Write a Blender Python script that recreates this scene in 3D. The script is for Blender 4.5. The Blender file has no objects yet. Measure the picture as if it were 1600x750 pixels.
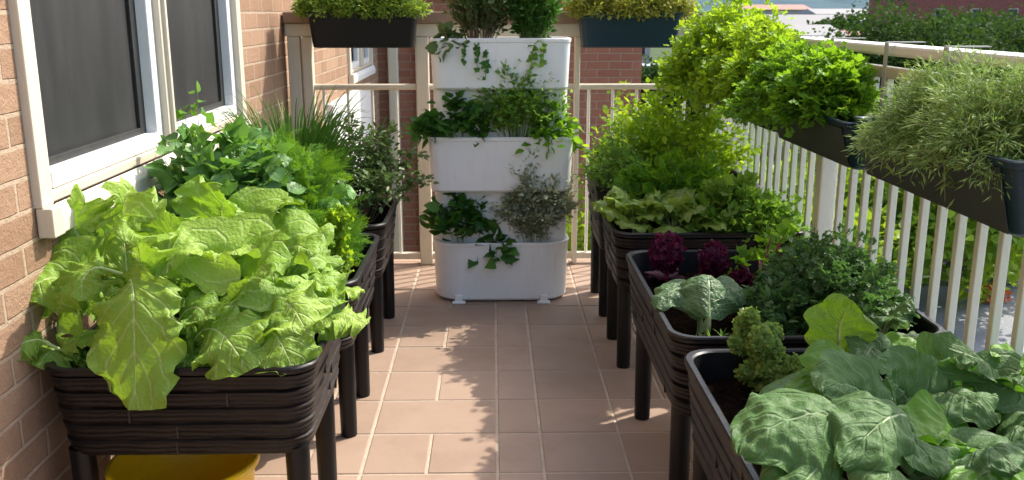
import bpy, bmesh, math, random
import numpy as np
from mathutils import Vector, Matrix, noise as mnoise

R = math.radians
SC = bpy.context.scene
COL = SC.collection
random.seed(7)

# ------------------------------------------------------------------ camera, sky, sun, exposure
EYE = Vector((0.0, 0.0, 1.40))
PITCH, YAW, FPX = R(13.76), R(1.15), 1450.0
cam_data = bpy.data.cameras.new('camera')
cam_data.sensor_width = 36.0
cam_data.lens = 36.0 * FPX / 1600.0
cam_data.clip_start = 0.05
cam_data.clip_end = 5000.0
cam_data.dof.use_dof = True
cam_data.dof.focus_distance = 2.6
cam_data.dof.aperture_fstop = 9.0
cam = bpy.data.objects.new('camera', cam_data)
COL.objects.link(cam)
cam.location = EYE
cam.rotation_euler = (R(90) - PITCH, 0, -YAW)
SC.camera = cam

SUN_EL, SUN_AZ = R(47), R(33)            # azimuth from +X (the open side) towards +Y (away from the viewer)
world = bpy.data.worlds.new('World')
SC.world = world
world.use_nodes = True
wt = world.node_tree
wt.nodes.clear()
w_out = wt.nodes.new('ShaderNodeOutputWorld')
w_bg = wt.nodes.new('ShaderNodeBackground')
w_sky = wt.nodes.new('ShaderNodeTexSky')
w_sky.sky_type = 'NISHITA'
w_sky.sun_disc = False
w_sky.sun_elevation = SUN_EL
w_sky.sun_rotation = R(90) - SUN_AZ
w_sky.air_density = 1.0
w_sky.dust_density = 3.0
w_bg.inputs['Strength'].default_value = 0.15
wt.links.new(w_sky.outputs[0], w_bg.inputs[0])
wt.links.new(w_bg.outputs[0], w_out.inputs[0])

sun_data = bpy.data.lights.new('sun', 'SUN')
sun_data.energy = 2.7
sun_data.angle = R(0.55)
sun_data.color = (1.0, 0.93, 0.82)
sun = bpy.data.objects.new('sun', sun_data)
COL.objects.link(sun)
sdir = Vector((math.cos(SUN_EL) * math.cos(SUN_AZ), math.cos(SUN_EL) * math.sin(SUN_AZ), math.sin(SUN_EL)))
sun.rotation_euler = sdir.to_track_quat('Z', 'Y').to_euler()
sun.location = (4, 3, 8)

SC.view_settings.view_transform = 'Standard'
SC.view_settings.look = 'None'
SC.view_settings.exposure = 1.4
SC.view_settings.gamma = 1.0
SC.view_settings.use_curve_mapping = False
SC.render.engine = 'CYCLES'
SC.cycles.use_denoising = True
SC.cycles.max_bounces = 8
SC.cycles.transmission_bounces = 6
SC.cycles.transparent_max_bounces = 6


def at(px, py, d):
    """a point on the balcony at distance d along it, given where it stands in the 1600 x 750 survey photo"""
    rx, ry = (px - 800.0) / FPX, (375.0 - py) / FPX
    cp, sp = math.cos(PITCH), math.sin(PITCH)
    Y, Z = cp + sp * ry, -sp + cp * ry
    X = rx * math.cos(YAW) + Y * math.sin(YAW)
    Y = -rx * math.sin(YAW) + Y * math.cos(YAW)
    s = d / Y
    return Vector((X * s, d, EYE.z + Z * s))


# ------------------------------------------------------------------ object helpers
def props(o, label=None, cat=None, group=None, kind=None):
    if label: o['label'] = label
    if cat: o['category'] = cat
    if group: o['group'] = group
    if kind: o['kind'] = kind
    return o


def thing(name, loc, label, cat, group=None, rz=0.0):
    o = bpy.data.objects.new(name, None)
    o.empty_display_size = 0.05
    COL.objects.link(o)
    o.location = loc
    o.rotation_euler = (0, 0, rz)
    return props(o, label, cat, group)


def copy_tree(o, parent=None):
    c = o.copy()
    COL.objects.link(c)
    if parent is not None:
        c.parent = parent
    for ch in list(o.children):
        copy_tree(ch, c)
    return c


class MB:
    """collects polygons, builds one mesh object"""
    def __init__(self):
        self.v, self.f, self.s, self.uv = [], [], [], []

    def add(self, verts, faces, smooth=False, uvs=None):
        o = len(self.v)
        self.v += [tuple(p) for p in verts]
        self.uv += [tuple(u) for u in uvs] if uvs is not None else [(0.0, 0.0)] * len(verts)
        for f in faces:
            self.f.append(tuple(i + o for i in f))
            self.s.append(smooth)

    def box(self, x0, x1, y0, y1, z0, z1):
        v = [(x0, y0, z0), (x1, y0, z0), (x1, y1, z0), (x0, y1, z0), (x0, y0, z1), (x1, y0, z1), (x1, y1, z1), (x0, y1, z1)]
        self.add(v, [(0, 3, 2, 1), (4, 5, 6, 7), (0, 1, 5, 4), (1, 2, 6, 5), (2, 3, 7, 6), (3, 0, 4, 7)])

    def quad(self, a, b, c, d):
        self.add([a, b, c, d], [(0, 1, 2, 3)])

    def tube(self, pts, radii, n=6, caps=True):
        pts = [Vector(p) for p in pts]
        if not hasattr(radii, '__len__'):
            radii = [radii] * len(pts)
        rings = []
        ref = None
        for i, p in enumerate(pts):
            t = (pts[min(i + 1, len(pts) - 1)] - pts[max(i - 1, 0)])
            t = t.normalized() if t.length > 1e-9 else Vector((0, 0, 1))
            if ref is None:
                ref = Vector((1, 0, 0)) if abs(t.x) < 0.8 else Vector((0, 1, 0))
            a = (ref - t * ref.dot(t))
            a = a.normalized() if a.length > 1e-6 else t.orthogonal().normalized()
            ref = a
            b = t.cross(a)
            rings.append([p + (a * math.cos(2 * math.pi * k / n) + b * math.sin(2 * math.pi * k / n)) * radii[i] for k in range(n)])
        v = [q for r in rings for q in r]
        f = [(i * n + k, i * n + (k + 1) % n, (i + 1) * n + (k + 1) % n, (i + 1) * n + k) for i in range(len(pts) - 1) for k in range(n)]
        if caps:
            f += [tuple(range(n - 1, -1, -1)), tuple((len(pts) - 1) * n + k for k in range(n))]
        self.add(v, f, True)

    def loft(self, rings, cap0=False, cap1=False, smooth=True):
        n = len(rings[0])
        v = [q for r in rings for q in r]
        f = [(i * n + k, i * n + (k + 1) % n, (i + 1) * n + (k + 1) % n, (i + 1) * n + k) for i in range(len(rings) - 1) for k in range(n)]
        if cap0: f.append(tuple(range(n - 1, -1, -1)))
        if cap1: f.append(tuple((len(rings) - 1) * n + k for k in range(n)))
        self.add(v, f, smooth)

    def build(self, name, mat, parent=None, bevel=0.0, origin=None, sharp=35):
        me = bpy.data.meshes.new(name)
        vs = self.v
        if origin is not None:
            ox, oy, oz = origin
            vs = [(x - ox, y - oy, z - oz) for x, y, z in vs]
        me.from_pydata(vs, [], self.f)
        uvl = me.uv_layers.new(name='UVMap')
        idx = np.zeros(len(me.loops), dtype=np.int32)
        me.loops.foreach_get('vertex_index', idx)
        uvl.data.foreach_set('uv', np.array(self.uv, dtype=np.float32)[idx].ravel())
        me.polygons.foreach_set('use_smooth', self.s)
        me.materials.append(mat)
        if any(self.s):
            me.set_sharp_from_angle(angle=R(sharp))
        me.update()
        o = bpy.data.objects.new(name, me)
        COL.objects.link(o)
        if origin is not None:
            o.location = origin
        if parent is not None:
            o.parent = parent
        if bevel:
            b = o.modifiers.new('bevel', 'BEVEL')
            b.width = bevel
            b.segments = 2
            b.limit_method = 'ANGLE'
        return o


class Cloud:
    """many small leaves in one triangle mesh, scattered from a template"""
    def __init__(self):
        self.V, self.F, self.U, self.n = [], [], [], 0

    def scatter(self, tpl, P, A, N, S, fold=None):
        tv, tf, tu = tpl
        P, A, N = np.asarray(P, float), np.asarray(A, float), np.asarray(N, float)
        S = np.asarray(S, float)
        A /= np.linalg.norm(A, axis=1, keepdims=True) + 1e-9
        N = N - A * (A * N).sum(1, keepdims=True)
        N /= np.linalg.norm(N, axis=1, keepdims=True) + 1e-9
        X = np.cross(A, N)
        k, m = len(P), len(tv)
        W = (tv[None, :, 0:1] * X[:, None] + tv[None, :, 1:2] * A[:, None] + tv[None, :, 2:3] * N[:, None]) * S[:, None, None] + P[:, None]
        self.V.append(W.reshape(-1, 3))
        self.F.append((tf[None] + (np.arange(k) * m)[:, None, None] + self.n).reshape(-1, 3))
        self.U.append(np.tile(tu, (k, 1)))
        self.n += k * m

    def build(self, name, mat, parent=None):
        V, F, U = np.concatenate(self.V), np.concatenate(self.F), np.concatenate(self.U)
        if parent is not None:
            V = V - np.array(parent.location)
        me = bpy.data.meshes.new(name)
        me.vertices.add(len(V))
        me.vertices.foreach_set('co', V.astype(np.float32).ravel())
        me.loops.add(len(F) * 3)
        me.loops.foreach_set('vertex_index', F.astype(np.int32).ravel())
        me.polygons.add(len(F))
        me.polygons.foreach_set('loop_start', (np.arange(len(F)) * 3).astype(np.int32))
        me.polygons.foreach_set('use_smooth', np.ones(len(F), dtype=bool))
        me.update(calc_edges=True)
        uvl = me.uv_layers.new(name='UVMap')
        uvl.data.foreach_set('uv', U[F.ravel()].astype(np.float32).ravel())
        me.materials.append(mat)
        o = bpy.data.objects.new(name, me)
        COL.objects.link(o)
        if parent is not None:
            o.parent = parent
        return o


# ------------------------------------------------------------------ materials
class NT:
    def __init__(self, name):
        self.m = bpy.data.materials.new(name)
        self.m.use_nodes = True
        self.t = self.m.node_tree
        self.t.nodes.clear()
        self.out = self.n('ShaderNodeOutputMaterial')

    def n(self, typ, **kw):
        nd = self.t.nodes.new(typ)
        for k, v in kw.items():
            if hasattr(nd, k) and k not in nd.inputs:
                setattr(nd, k, v)
        return nd

    def l(self, a, b):
        self.t.links.new(a, b)

    def math(self, op, a, b=None, c=None):
        nd = self.n('ShaderNodeMath')
        nd.operation = op
        for i, x in enumerate((a, b, c)):
            if x is None: continue
            if isinstance(x, (int, float)): nd.inputs[i].default_value = x
            else: self.l(x, nd.inputs[i])
        return nd.outputs[0]

    def noise(self, vec, scale, detail=4, rough=0.6):
        nd = self.n('ShaderNodeTexNoise')
        nd.inputs['Scale'].default_value = scale
        nd.inputs['Detail'].default_value = detail
        nd.inputs['Roughness'].default_value = rough
        if vec is not None: self.l(vec, nd.inputs['Vector'])
        return nd.outputs['Fac']

    def ramp(self, fac, stops):
        nd = self.n('ShaderNodeValToRGB')
        cr = nd.color_ramp
        while len(cr.elements) < len(stops): cr.elements.new(0.5)
        for e, (p, c) in zip(cr.elements, stops):
            e.position = p
            e.color = (*c, 1) if len(c) == 3 else c
        self.l(fac, nd.inputs[0])
        return nd.outputs[0]

    def mix(self, fac, a, b, blend='MIX'):
        nd = self.n('ShaderNodeMix')
        nd.data_type = 'RGBA'
        nd.blend_type = blend
        for i, x in ((0, fac), (6, a), (7, b)):
            if isinstance(x, (int, float)): nd.inputs[i].default_value = x
            elif isinstance(x, tuple): nd.inputs[i].default_value = (*x, 1)
            else: self.l(x, nd.inputs[i])
        return nd.outputs[2]

    def bump(self, h, strength, dist=0.01, normal=None):
        nd = self.n('ShaderNodeBump')
        nd.inputs['Strength'].default_value = strength
        nd.inputs['Distance'].default_value = dist
        self.l(h, nd.inputs['Height'])
        if normal is not None: self.l(normal, nd.inputs['Normal'])
        return nd.outputs[0]

    def pbr(self, col, rough=0.5, normal=None, spec=0.5, metal=0.0, coat=0.0):
        p = self.n('ShaderNodeBsdfPrincipled')
        if isinstance(col, tuple): p.inputs['Base Color'].default_value = (*col, 1)
        else: self.l(col, p.inputs['Base Color'])
        if isinstance(rough, (int, float)): p.inputs['Roughness'].default_value = rough
        else: self.l(rough, p.inputs['Roughness'])
        p.inputs['Specular IOR Level'].default_value = spec
        p.inputs['Metallic'].default_value = metal
        p.inputs['Coat Weight'].default_value = coat
        if normal is not None: self.l(normal, p.inputs['Normal'])
        return p.outputs[0]

    def end(self, sh):
        self.l(sh, self.out.inputs['Surface'])
        return self.m

    def co(self, which='Object'):
        return self.n('ShaderNodeTexCoord').outputs[which]

    def mapped(self, vec, scale=(1, 1, 1), rot=(0, 0, 0)):
        nd = self.n('ShaderNodeMapping')
        nd.inputs['Scale'].default_value = scale
        nd.inputs['Rotation'].default_value = rot
        self.l(vec, nd.inputs['Vector'])
        return nd.outputs[0]


def mat_paint(name, col, rough=0.45, wear=0.12, scale=9.0, bump=0.08, dirt=(0.35, 0.3, 0.22), spec=0.5):
    t = NT(name)
    c = t.co()
    n1 = t.noise(c, scale, 6, 0.65)
    n2 = t.noise(t.mapped(c, (3, 3, 0.6)), scale * 2.2, 5, 0.7)
    f = t.ramp(n2, [(0.52, (0, 0, 0)), (0.78, (1, 1, 1))])
    base = t.mix(t.math('MULTIPLY', n1, 0.25), col, tuple(x * 0.78 for x in col))
    colr = t.mix(t.math('MULTIPLY', f, wear), base, dirt)
    rg = t.math('ADD', t.math('MULTIPLY', n1, 0.2), rough - 0.1)
    return t.end(t.pbr(colr, rg, t.bump(n2, bump, 0.004), spec))


def mat_leaf(name, cols, trans, tmix=0.35, rough=0.48, veins=None, vein_col=None, spec=0.22, bump=0.25, nscale=60.0, crinkle=0.25):
    """green leaf: colour differs from leaf to leaf, light glows through"""
    t = NT(name)
    geo = t.n('ShaderNodeNewGeometry')
    rnd = geo.outputs['Random Per Island']
    stops = [(i / max(1, len(cols) - 1), c) for i, c in enumerate(cols)]
    col = t.ramp(rnd, stops)
    c = t.co()
    n1 = t.noise(c, nscale, 4, 0.6)
    n0 = t.noise(c, 7.0, 3, 0.6)
    col = t.mix(t.math('MULTIPLY', n0, 0.35), col, tuple(0.62 * x for x in cols[0]))
    hgt = n1
    if veins:
        uv = t.co('UV')
        sp = t.n('ShaderNodeSeparateXYZ')
        t.l(uv, sp.inputs[0])
        u, v = sp.outputs[0], sp.outputs[1]
        av = t.math('ABSOLUTE', t.math('SUBTRACT', t.math('MULTIPLY', v, 2.0), 1.0))
        wob = t.math('MULTIPLY', t.math('SUBTRACT', n0, 0.5), 0.5)
        s = t.math('ADD', t.math('SUBTRACT', t.math('MULTIPLY', u, veins), t.math('MULTIPLY', av, veins * 0.33)), wob)
        fr = t.math('ABSOLUTE', t.math('SUBTRACT', t.math('FRACT', s), 0.5))
        side = t.math('SUBTRACT', 1.0, t.math('SMOOTH_MIN', t.math('MULTIPLY', fr, 9.0), 1.0, 0.2))
        side = t.math('MAXIMUM', side, 0.0)
        mid = t.math('SUBTRACT', 1.0, t.math('MINIMUM', t.math('DIVIDE', av, t.math('SUBTRACT', 0.085, t.math('MULTIPLY', u, 0.06))), 1.0))
        vor = t.n('ShaderNodeTexVoronoi')
        vor.feature = 'DISTANCE_TO_EDGE'
        vor.inputs['Scale'].default_value = 75.0
        t.l(c, vor.inputs['Vector'])
        net = t.math('SUBTRACT', 1.0, t.math('MINIMUM', t.math('MULTIPLY', vor.outputs['Distance'], 9.0), 1.0))
        vm = t.math('MINIMUM', t.math('ADD', t.math('ADD', mid, t.math('MULTIPLY', side, 0.65)), t.math('MULTIPLY', net, 0.12)), 1.0)
        col = t.mix(t.math('MULTIPLY', vm, 0.75), col, vein_col or tuple(min(1, x * 1.9 + 0.05) for x in cols[-1]))
        vor2 = t.n('ShaderNodeTexVoronoi')
        vor2.inputs['Scale'].default_value = nscale * 1.5
        t.l(c, vor2.inputs['Vector'])
        hgt = t.math('ADD', t.math('MULTIPLY', n1, 0.5), t.math('MULTIPLY', vm, -0.9))
        hgt = t.math('SUBTRACT', hgt, t.math('MULTIPLY', vor2.outputs['Distance'], crinkle))
    nrm = t.bump(hgt, bump, 0.006)
    rg = t.math('ADD', t.math('MULTIPLY', n1, 0.25), rough - 0.12)
    a = t.pbr(col, rg, nrm, spec)
    tr = t.n('ShaderNodeBsdfTranslucent')
    t.l(t.mix(1.0, col, trans, 'MULTIPLY') if False else t.mix(0.72, col, trans), tr.inputs[0])
    t.l(nrm, tr.inputs[1])
    mx = t.n('ShaderNodeMixShader')
    mx.inputs[0].default_value = tmix
    t.l(a, mx.inputs[1])
    t.l(tr.outputs[0], mx.inputs[2])
    return t.end(mx.outputs[0])


def mat_brick(name, c1, c2, mortar, axes='YZ', bw=0.23, bh=0.078, msize=0.007):
    t = NT(name)
    c = t.co()
    sp = t.n('ShaderNodeSeparateXYZ')
    t.l(c, sp.inputs[0])
    cb = t.n('ShaderNodeCombineXYZ')
    t.l(sp.outputs['XYZ'.index(axes[0])], cb.inputs[0])
    t.l(sp.outputs['XYZ'.index(axes[1])], cb.inputs[1])
    wob = t.n('ShaderNodeTexNoise')
    wob.inputs['Scale'].default_value = 14.0
    t.l(c, wob.inputs['Vector'])
    vv = t.n('ShaderNodeVectorMath')
    vv.operation = 'MULTIPLY_ADD'
    t.l(wob.outputs['Color'], vv.inputs[0])
    vv.inputs[1].default_value = (0.006, 0.006, 0)
    t.l(cb.outputs[0], vv.inputs[2])
    b = t.n('ShaderNodeTexBrick')
    b.inputs['Scale'].default_value = 1.0
    b.inputs['Mortar Size'].default_value = msize
    b.inputs['Mortar Smooth'].default_value = 0.25
    b.inputs['Brick Width'].default_value = bw
    b.inputs['Row Height'].default_value = bh
    b.inputs['Bias'].default_value = -0.1
    b.inputs['Color1'].default_value = (*c1, 1)
    b.inputs['Color2'].default_value = (*c2, 1)
    b.inputs['Mortar'].default_value = (*mortar, 1)
    t.l(vv.outputs[0], b.inputs['Vector'])
    n1 = t.noise(c, 45, 6, 0.7)
    n2 = t.noise(c, 6, 4, 0.6)
    col = t.mix(t.math('MULTIPLY', n1, 0.45), b.outputs['Color'], tuple(x * 0.6 for x in c1))
    col = t.mix(t.math('MULTIPLY', n2, 0.3), col, tuple(min(1, x * 1.25) for x in c2))
    n3 = t.noise(c, 130, 4, 0.7)
    col = t.mix(t.ramp(n3, [(0.56, (0, 0, 0)), (0.74, (0.55, 0.55, 0.55))]), col, tuple(x * 0.45 for x in c1))
    h = t.math('ADD', t.math('MULTIPLY', b.outputs['Fac'], -1.6), t.math('ADD', t.math('MULTIPLY', n1, 0.6), t.math('MULTIPLY', n3, 0.35)))
    return t.end(t.pbr(col, 0.9, t.bump(h, 1.0, 0.010), 0.2))


def mat_planter(name, dark, warm):
    """black moulded plastic with a pressed wood grain"""
    t = NT(name)
    c = t.co()
    g = t.mapped(c, (2.2, 2.2, 30))
    n1 = t.noise(g, 2.4, 6, 0.62)
    wv = t.n('ShaderNodeTexWave')
    wv.wave_type = 'BANDS'
    wv.bands_direction = 'Z'
    wv.inputs['Scale'].default_value = 22.0
    wv.inputs['Distortion'].default_value = 3.5
    wv.inputs['Detail'].default_value = 3.0
    wv.inputs['Detail Scale'].default_value = 0.8
    t.l(t.mapped(c, (0.7, 0.7, 1.0)), wv.inputs['Vector'])
    h = t.math('ADD', t.math('MULTIPLY', n1, 0.6), t.math('MULTIPLY', wv.outputs['Fac'], 0.8))
    col = t.mix(t.ramp(h, [(0.45, (0, 0, 0)), (0.95, (1, 1, 1))]), dark, warm)
    nd = t.noise(c, 5.5, 7, 0.72)
    col = t.mix(t.ramp(nd, [(0.50, (0, 0, 0)), (0.74, (0.5, 0.5, 0.5))]), col, (0.038, 0.032, 0.027))
    rg = t.math('ADD', t.math('MULTIPLY', n1, 0.25), 0.30)
    return t.end(t.pbr(col, rg, t.bump(h, 0.5, 0.004), 0.28))


def mat_soil():
    t = NT('soil')
    c = t.co()
    n1 = t.noise(c, 60, 8, 0.75)
    n2 = t.noise(c, 190, 4, 0.7)
    col = t.ramp(n1, [(0.35, (0.006, 0.0045, 0.0035)), (0.58, (0.022, 0.014, 0.010)), (0.72, (0.12, 0.075, 0.05))])
    return t.end(t.pbr(col, 0.95, t.bump(t.math('ADD', n1, n2), 1.0, 0.015), 0.0))


def mat_tile():
    t = NT('terracotta_tile')
    geo = t.n('ShaderNodeNewGeometry')
    c = t.co()
    n1 = t.noise(c, 5, 6, 0.65)
    n2 = t.noise(c, 70, 5, 0.7)
    col = t.ramp(geo.outputs['Random Per Island'], [(0, (0.290, 0.202, 0.148)), (0.5, (0.330, 0.233, 0.173)), (1, (0.380, 0.272, 0.205))])
    col = t.mix(t.math('MULTIPLY', n1, 0.5), col, (0.235, 0.160, 0.105))
    n4 = t.noise(c, 1.7, 7, 0.75)
    col = t.mix(t.ramp(n4, [(0.48, (0, 0, 0)), (0.70, (0.55, 0.55, 0.55))]), col, (0.20, 0.135, 0.09))
    col = t.mix(t.ramp(n2, [(0.55, (0, 0, 0)), (0.8, (0.3, 0.3, 0.3))]), col, (0.25, 0.15, 0.10))
    rg = t.math('ADD', t.math('MULTIPLY', n1, 0.3), 0.42)
    return t.end(t.pbr(col, rg, t.bump(t.math('ADD', n1, t.math('MULTIPLY', n2, 0.4)), 0.15, 0.004), 0.4))


def mat_ground(name, stops, scale, rough=0.95, fine=40):
    t = NT(name)
    c = t.co()
    n1 = t.noise(c, scale, 8, 0.7)
    n2 = t.noise(c, fine, 5, 0.7)
    f = t.math('ADD', t.math('MULTIPLY', n1, 0.7), t.math('MULTIPLY', n2, 0.3))
    return t.end(t.pbr(t.ramp(f, stops), rough, t.bump(n2, 0.5, 0.02), 0.2))


def mat_glass_dark(name, col, rough):
    t = NT(name)
    c = t.co()
    n = t.noise(c, 5, 4)
    return t.end(t.pbr(t.mix(t.math('MULTIPLY', n, 0.4), col, tuple(x * 1.6 for x in col)), rough, None, 0.6))


def mat_screen():
    """dark insect screen: fine woven mesh"""
    t = NT('insect_screen')
    c = t.co()
    w1 = t.n('ShaderNodeTexWave'); w1.bands_direction = 'Y'; w1.inputs['Scale'].default_value = 160
    w2 = t.n('ShaderNodeTexWave'); w2.bands_direction = 'Z'; w2.inputs['Scale'].default_value = 160
    t.l(c, w1.inputs['Vector']); t.l(c, w2.inputs['Vector'])
    g = t.math('MAXIMUM', w1.outputs['Fac'], w2.outputs['Fac'])
    n = t.noise(t.mapped(c, (1, 1, 0.25)), 6, 5, 0.65)
    col = t.ramp(t.math('ADD', t.math('MULTIPLY', n, 0.8), t.math('MULTIPLY', g, 0.1)), [(0.36, (0.008, 0.0085, 0.0085)), (0.62, (0.026, 0.026, 0.0255))])
    return t.end(t.pbr(col, 0.6, t.bump(g, 0.2, 0.002), 0.35))


M = {}
M['brick'] = mat_brick('tan_brick', (0.25, 0.150, 0.094), (0.375, 0.245, 0.160), (0.44, 0.345, 0.25), 'YZ')
M['brick_dark'] = mat_brick('red_brick', (0.27, 0.11, 0.075), (0.36, 0.165, 0.11), (0.40, 0.30, 0.24), 'XZ')
M['white'] = mat_paint('white_window_paint', (0.70, 0.70, 0.69), 0.4, 0.15)
M['cream'] = mat_paint('cream_window_trim', (0.58, 0.51, 0.40), 0.5, 0.25)
M['sill'] = mat_paint('sill_stone', (0.66, 0.61, 0.52), 0.6, 0.3)
M['rail'] = mat_paint('cream_rail_paint', (0.68, 0.67, 0.58), 0.38, 0.3, 14)
M['rail_tan'] = mat_paint('tan_rail_paint', (0.60, 0.54, 0.42), 0.45, 0.3, 12)
M['rail_brown'] = mat_paint('brown_timber', (0.24, 0.15, 0.10), 0.6, 0.3, 12)
M['tower'] = mat_paint('white_plastic', (0.80, 0.80, 0.78), 0.38, 0.20, 5, 0.03)
M['planter'] = mat_planter('black_planter_plastic', (0.0022, 0.0020, 0.0026), (0.011, 0.0078, 0.0076))
M['planter_in'] = mat_paint('black_plastic_smooth', (0.006, 0.006, 0.008), 0.45, 0.1, 8, 0.05, (0.05, 0.04, 0.03))
M['leg'] = mat_paint('black_leg_plastic', (0.004, 0.004, 0.005), 0.4, 0.15, 20, 0.05, (0.03, 0.025, 0.02), 0.3)
M['navy'] = mat_paint('navy_plastic', (0.005, 0.024, 0.040), 0.4, 0.12, 10, 0.05, (0.03, 0.03, 0.03), 0.35)
M['greyish'] = mat_paint('greyish_panel', (0.030, 0.037, 0.041), 0.55, 0.2, 10, 0.05, (0.06, 0.05, 0.04))
M['black_box'] = mat_paint('black_box_plastic', (0.004, 0.0035, 0.005), 0.45, 0.12, 10, 0.05, (0.03, 0.025, 0.025), 0.3)
M['soil'] = mat_soil()
M['tile'] = mat_tile()
M['grout'] = mat_ground('pale_grout', [(0.3, (0.34, 0.27, 0.20)), (0.7, (0.54, 0.45, 0.35))], 6)
M['screen'] = mat_screen()
M['gasket_room'] = mat_paint('dark_gasket_room', (0.012, 0.012, 0.012), 0.5, 0.1)
M['glass'] = mat_glass_dark('dark_glass', (0.03, 0.04, 0.05), 0.08)
M['yellow'] = mat_paint('yellow_plastic', (0.95, 0.58, 0.010), 0.3, 0.08, 6, 0.03, (0.4, 0.2, 0.02))
M['steel'] = mat_paint('galvanised_bracket', (0.32, 0.32, 0.31), 0.4, 0.2)
M['slab'] = mat_paint('slab_concrete', (0.45, 0.42, 0.38), 0.8, 0.3)

# ------------------------------------------------------------------ setting: floor, ground, streets, hills
def build_floor():
    # tiles in courses 0.283 deep; columns cut at the long joints, every other course split again
    mb = MB()
    g = 0.0036
    y0, dy = -1.60, 0.2833
    shift = (2.65 - y0) % dy
    xs_long = [-1.13, -0.84, -0.42, 0.008, 0.155, 0.425, 0.845, 1.28]
    y = y0 + shift - dy
    row = 0
    rnd = random.Random(3)
    while y < 5.28:
        xs = list(xs_long)
        if row % 2 == 0:
            xs += [-0.215, -0.60, 0.63]
        else:
            xs += [-0.97, 1.05]
        xs = sorted(xs)
        for a, b in zip(xs[:-1], xs[1:]):
            dz = rnd.uniform(-0.0006, 0.0006)
            x0_, x1_, ya, yb = a + g, b - g, max(y + g, -1.6), min(y + dy - g, 5.28)
            if yb - ya < 0.02: continue
            e = 0.004
            v = [(x0_, ya, -0.004), (x1_, ya, -0.004), (x1_, yb, -0.004), (x0_, yb, -0.004),
                 (x0_ + e, ya + e, dz), (x1_ - e, ya + e, dz), (x1_ - e, yb - e, dz), (x0_ + e, yb - e, dz)]
            mb.add(v, [(4, 5, 6, 7), (0, 1, 5, 4), (1, 2, 6, 5), (2, 3, 7, 6), (3, 0, 4, 7)])
        y += dy
        row += 1
    fl = mb.build('floor', M['tile'])
    props(fl, kind='structure')
    gr = MB()
    gr.quad((-1.129, -1.6, -0.0032), (1.30, -1.6, -0.0032), (1.30, 5.30, -0.0032), (-1.129, 5.30, -0.0032))
    props(gr.build('floor_grout', M['grout']), kind='structure')
    sl = MB()
    sl.box(-1.128, 1.34, -1.6, 5.34, -0.24, -0.006)
    props(sl.build('floor_slab', M['slab']), kind='structure')


build_floor()

GZ = -3.0
M['lawn'] = mat_ground('lawn_grass', [(0.25, (0.02, 0.04, 0.010)), (0.5, (0.04, 0.07, 0.018)), (0.75, (0.09, 0.10, 0.04))], 0.35, 0.95, 12)
M['asphalt'] = mat_ground('asphalt', [(0.3, (0.05, 0.05, 0.052)), (0.7, (0.085, 0.085, 0.085))], 2.0)
M['paving'] = mat_ground('pale_paving', [(0.25, (0.17, 0.18, 0.195)), (0.6, (0.27, 0.28, 0.30)), (0.8, (0.36, 0.37, 0.39))], 1.2, 0.85, 25)
M['line'] = mat_paint('road_line_paint', (0.75, 0.75, 0.72), 0.6, 0.4)
M['hill'] = mat_ground('hazy_wooded_hill', [(0.35, (0.018, 0.045, 0.060)), (0.55, (0.035, 0.08, 0.10)), (0.75, (0.06, 0.115, 0.13))], 0.02, 1.0, 0.15)  # distance haze is put into the blue of the woods

mb = MB()
mb.quad((-900, -200, GZ), (2200, -200, GZ), (2200, 2600, GZ), (-900, 2600, GZ))
props(mb.build('ground', M['lawn']), kind='structure')
mb = MB()
mb.box(1.6, 16.0, -4.0, 14.3, GZ - 0.2, GZ + 0.10)
props(mb.build('pavement', M['paving'], bevel=0.02), kind='structure')
mb = MB()
mb.quad((-60, 15.8, GZ + 0.004), (140, 15.8, GZ + 0.004), (140, 22.5, GZ + 0.004), (-60, 22.5, GZ + 0.004))
props(mb.build('road', M['asphalt']), kind='structure')
mb = MB()
for k in range(-10, 30):
    mb.quad((k * 4.0, 19.08, GZ + 0.008), (k * 4.0 + 2.0, 19.08, GZ + 0.008), (k * 4.0 + 2.0, 19.22, GZ + 0.008), (k * 4.0, 19.22, GZ + 0.008))
props(mb.build('road_markings', M['line']), kind='structure')
mb = MB()
mb.box(-60, 140, 22.5, 24.3, GZ - 0.2, GZ + 0.12)
props(mb.build('far_pavement', M['paving']), kind='structure')
mb = MB()
mb.quad((4, 52, GZ + 0.004), (60, 52, GZ + 0.004), (60, 76, GZ + 0.004), (4, 76, GZ + 0.004))
props(mb.build('car_park_surface', M['asphalt']), kind='structure')


def hill_range():
    mb = MB()
    nx, ny = 80, 10
    v, f = [], []
    for j in range(ny + 1):
        for i in range(nx + 1):
            x = -600 + 2500 * i / nx
            y = 900 + 900 * j / ny
            q = math.sin(math.pi * min(1, j / ny * 1.0) * 0.5)
            h = 34 + 22 * mnoise.noise(Vector((x * 0.0028, 1.3, 0))) + 10 * mnoise.noise(Vector((x * 0.011, y * 0.004, 5)))
            v.append((x, y, GZ - 1 + max(0.5, h) * q * (1.35 if j > 6 else 1)))
    for j in range(ny):
        for i in range(nx):
            a = j * (nx + 1) + i
            f.append((a, a + 1, a + nx + 2, a + nx + 1))
    mb.add(v, f, True)
    props(mb.build('hills', M['hill']), kind='structure')


hill_range()

# ------------------------------------------------------------------ brick house with windows (left), its projecting wing (back)
WX = -1.13


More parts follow.
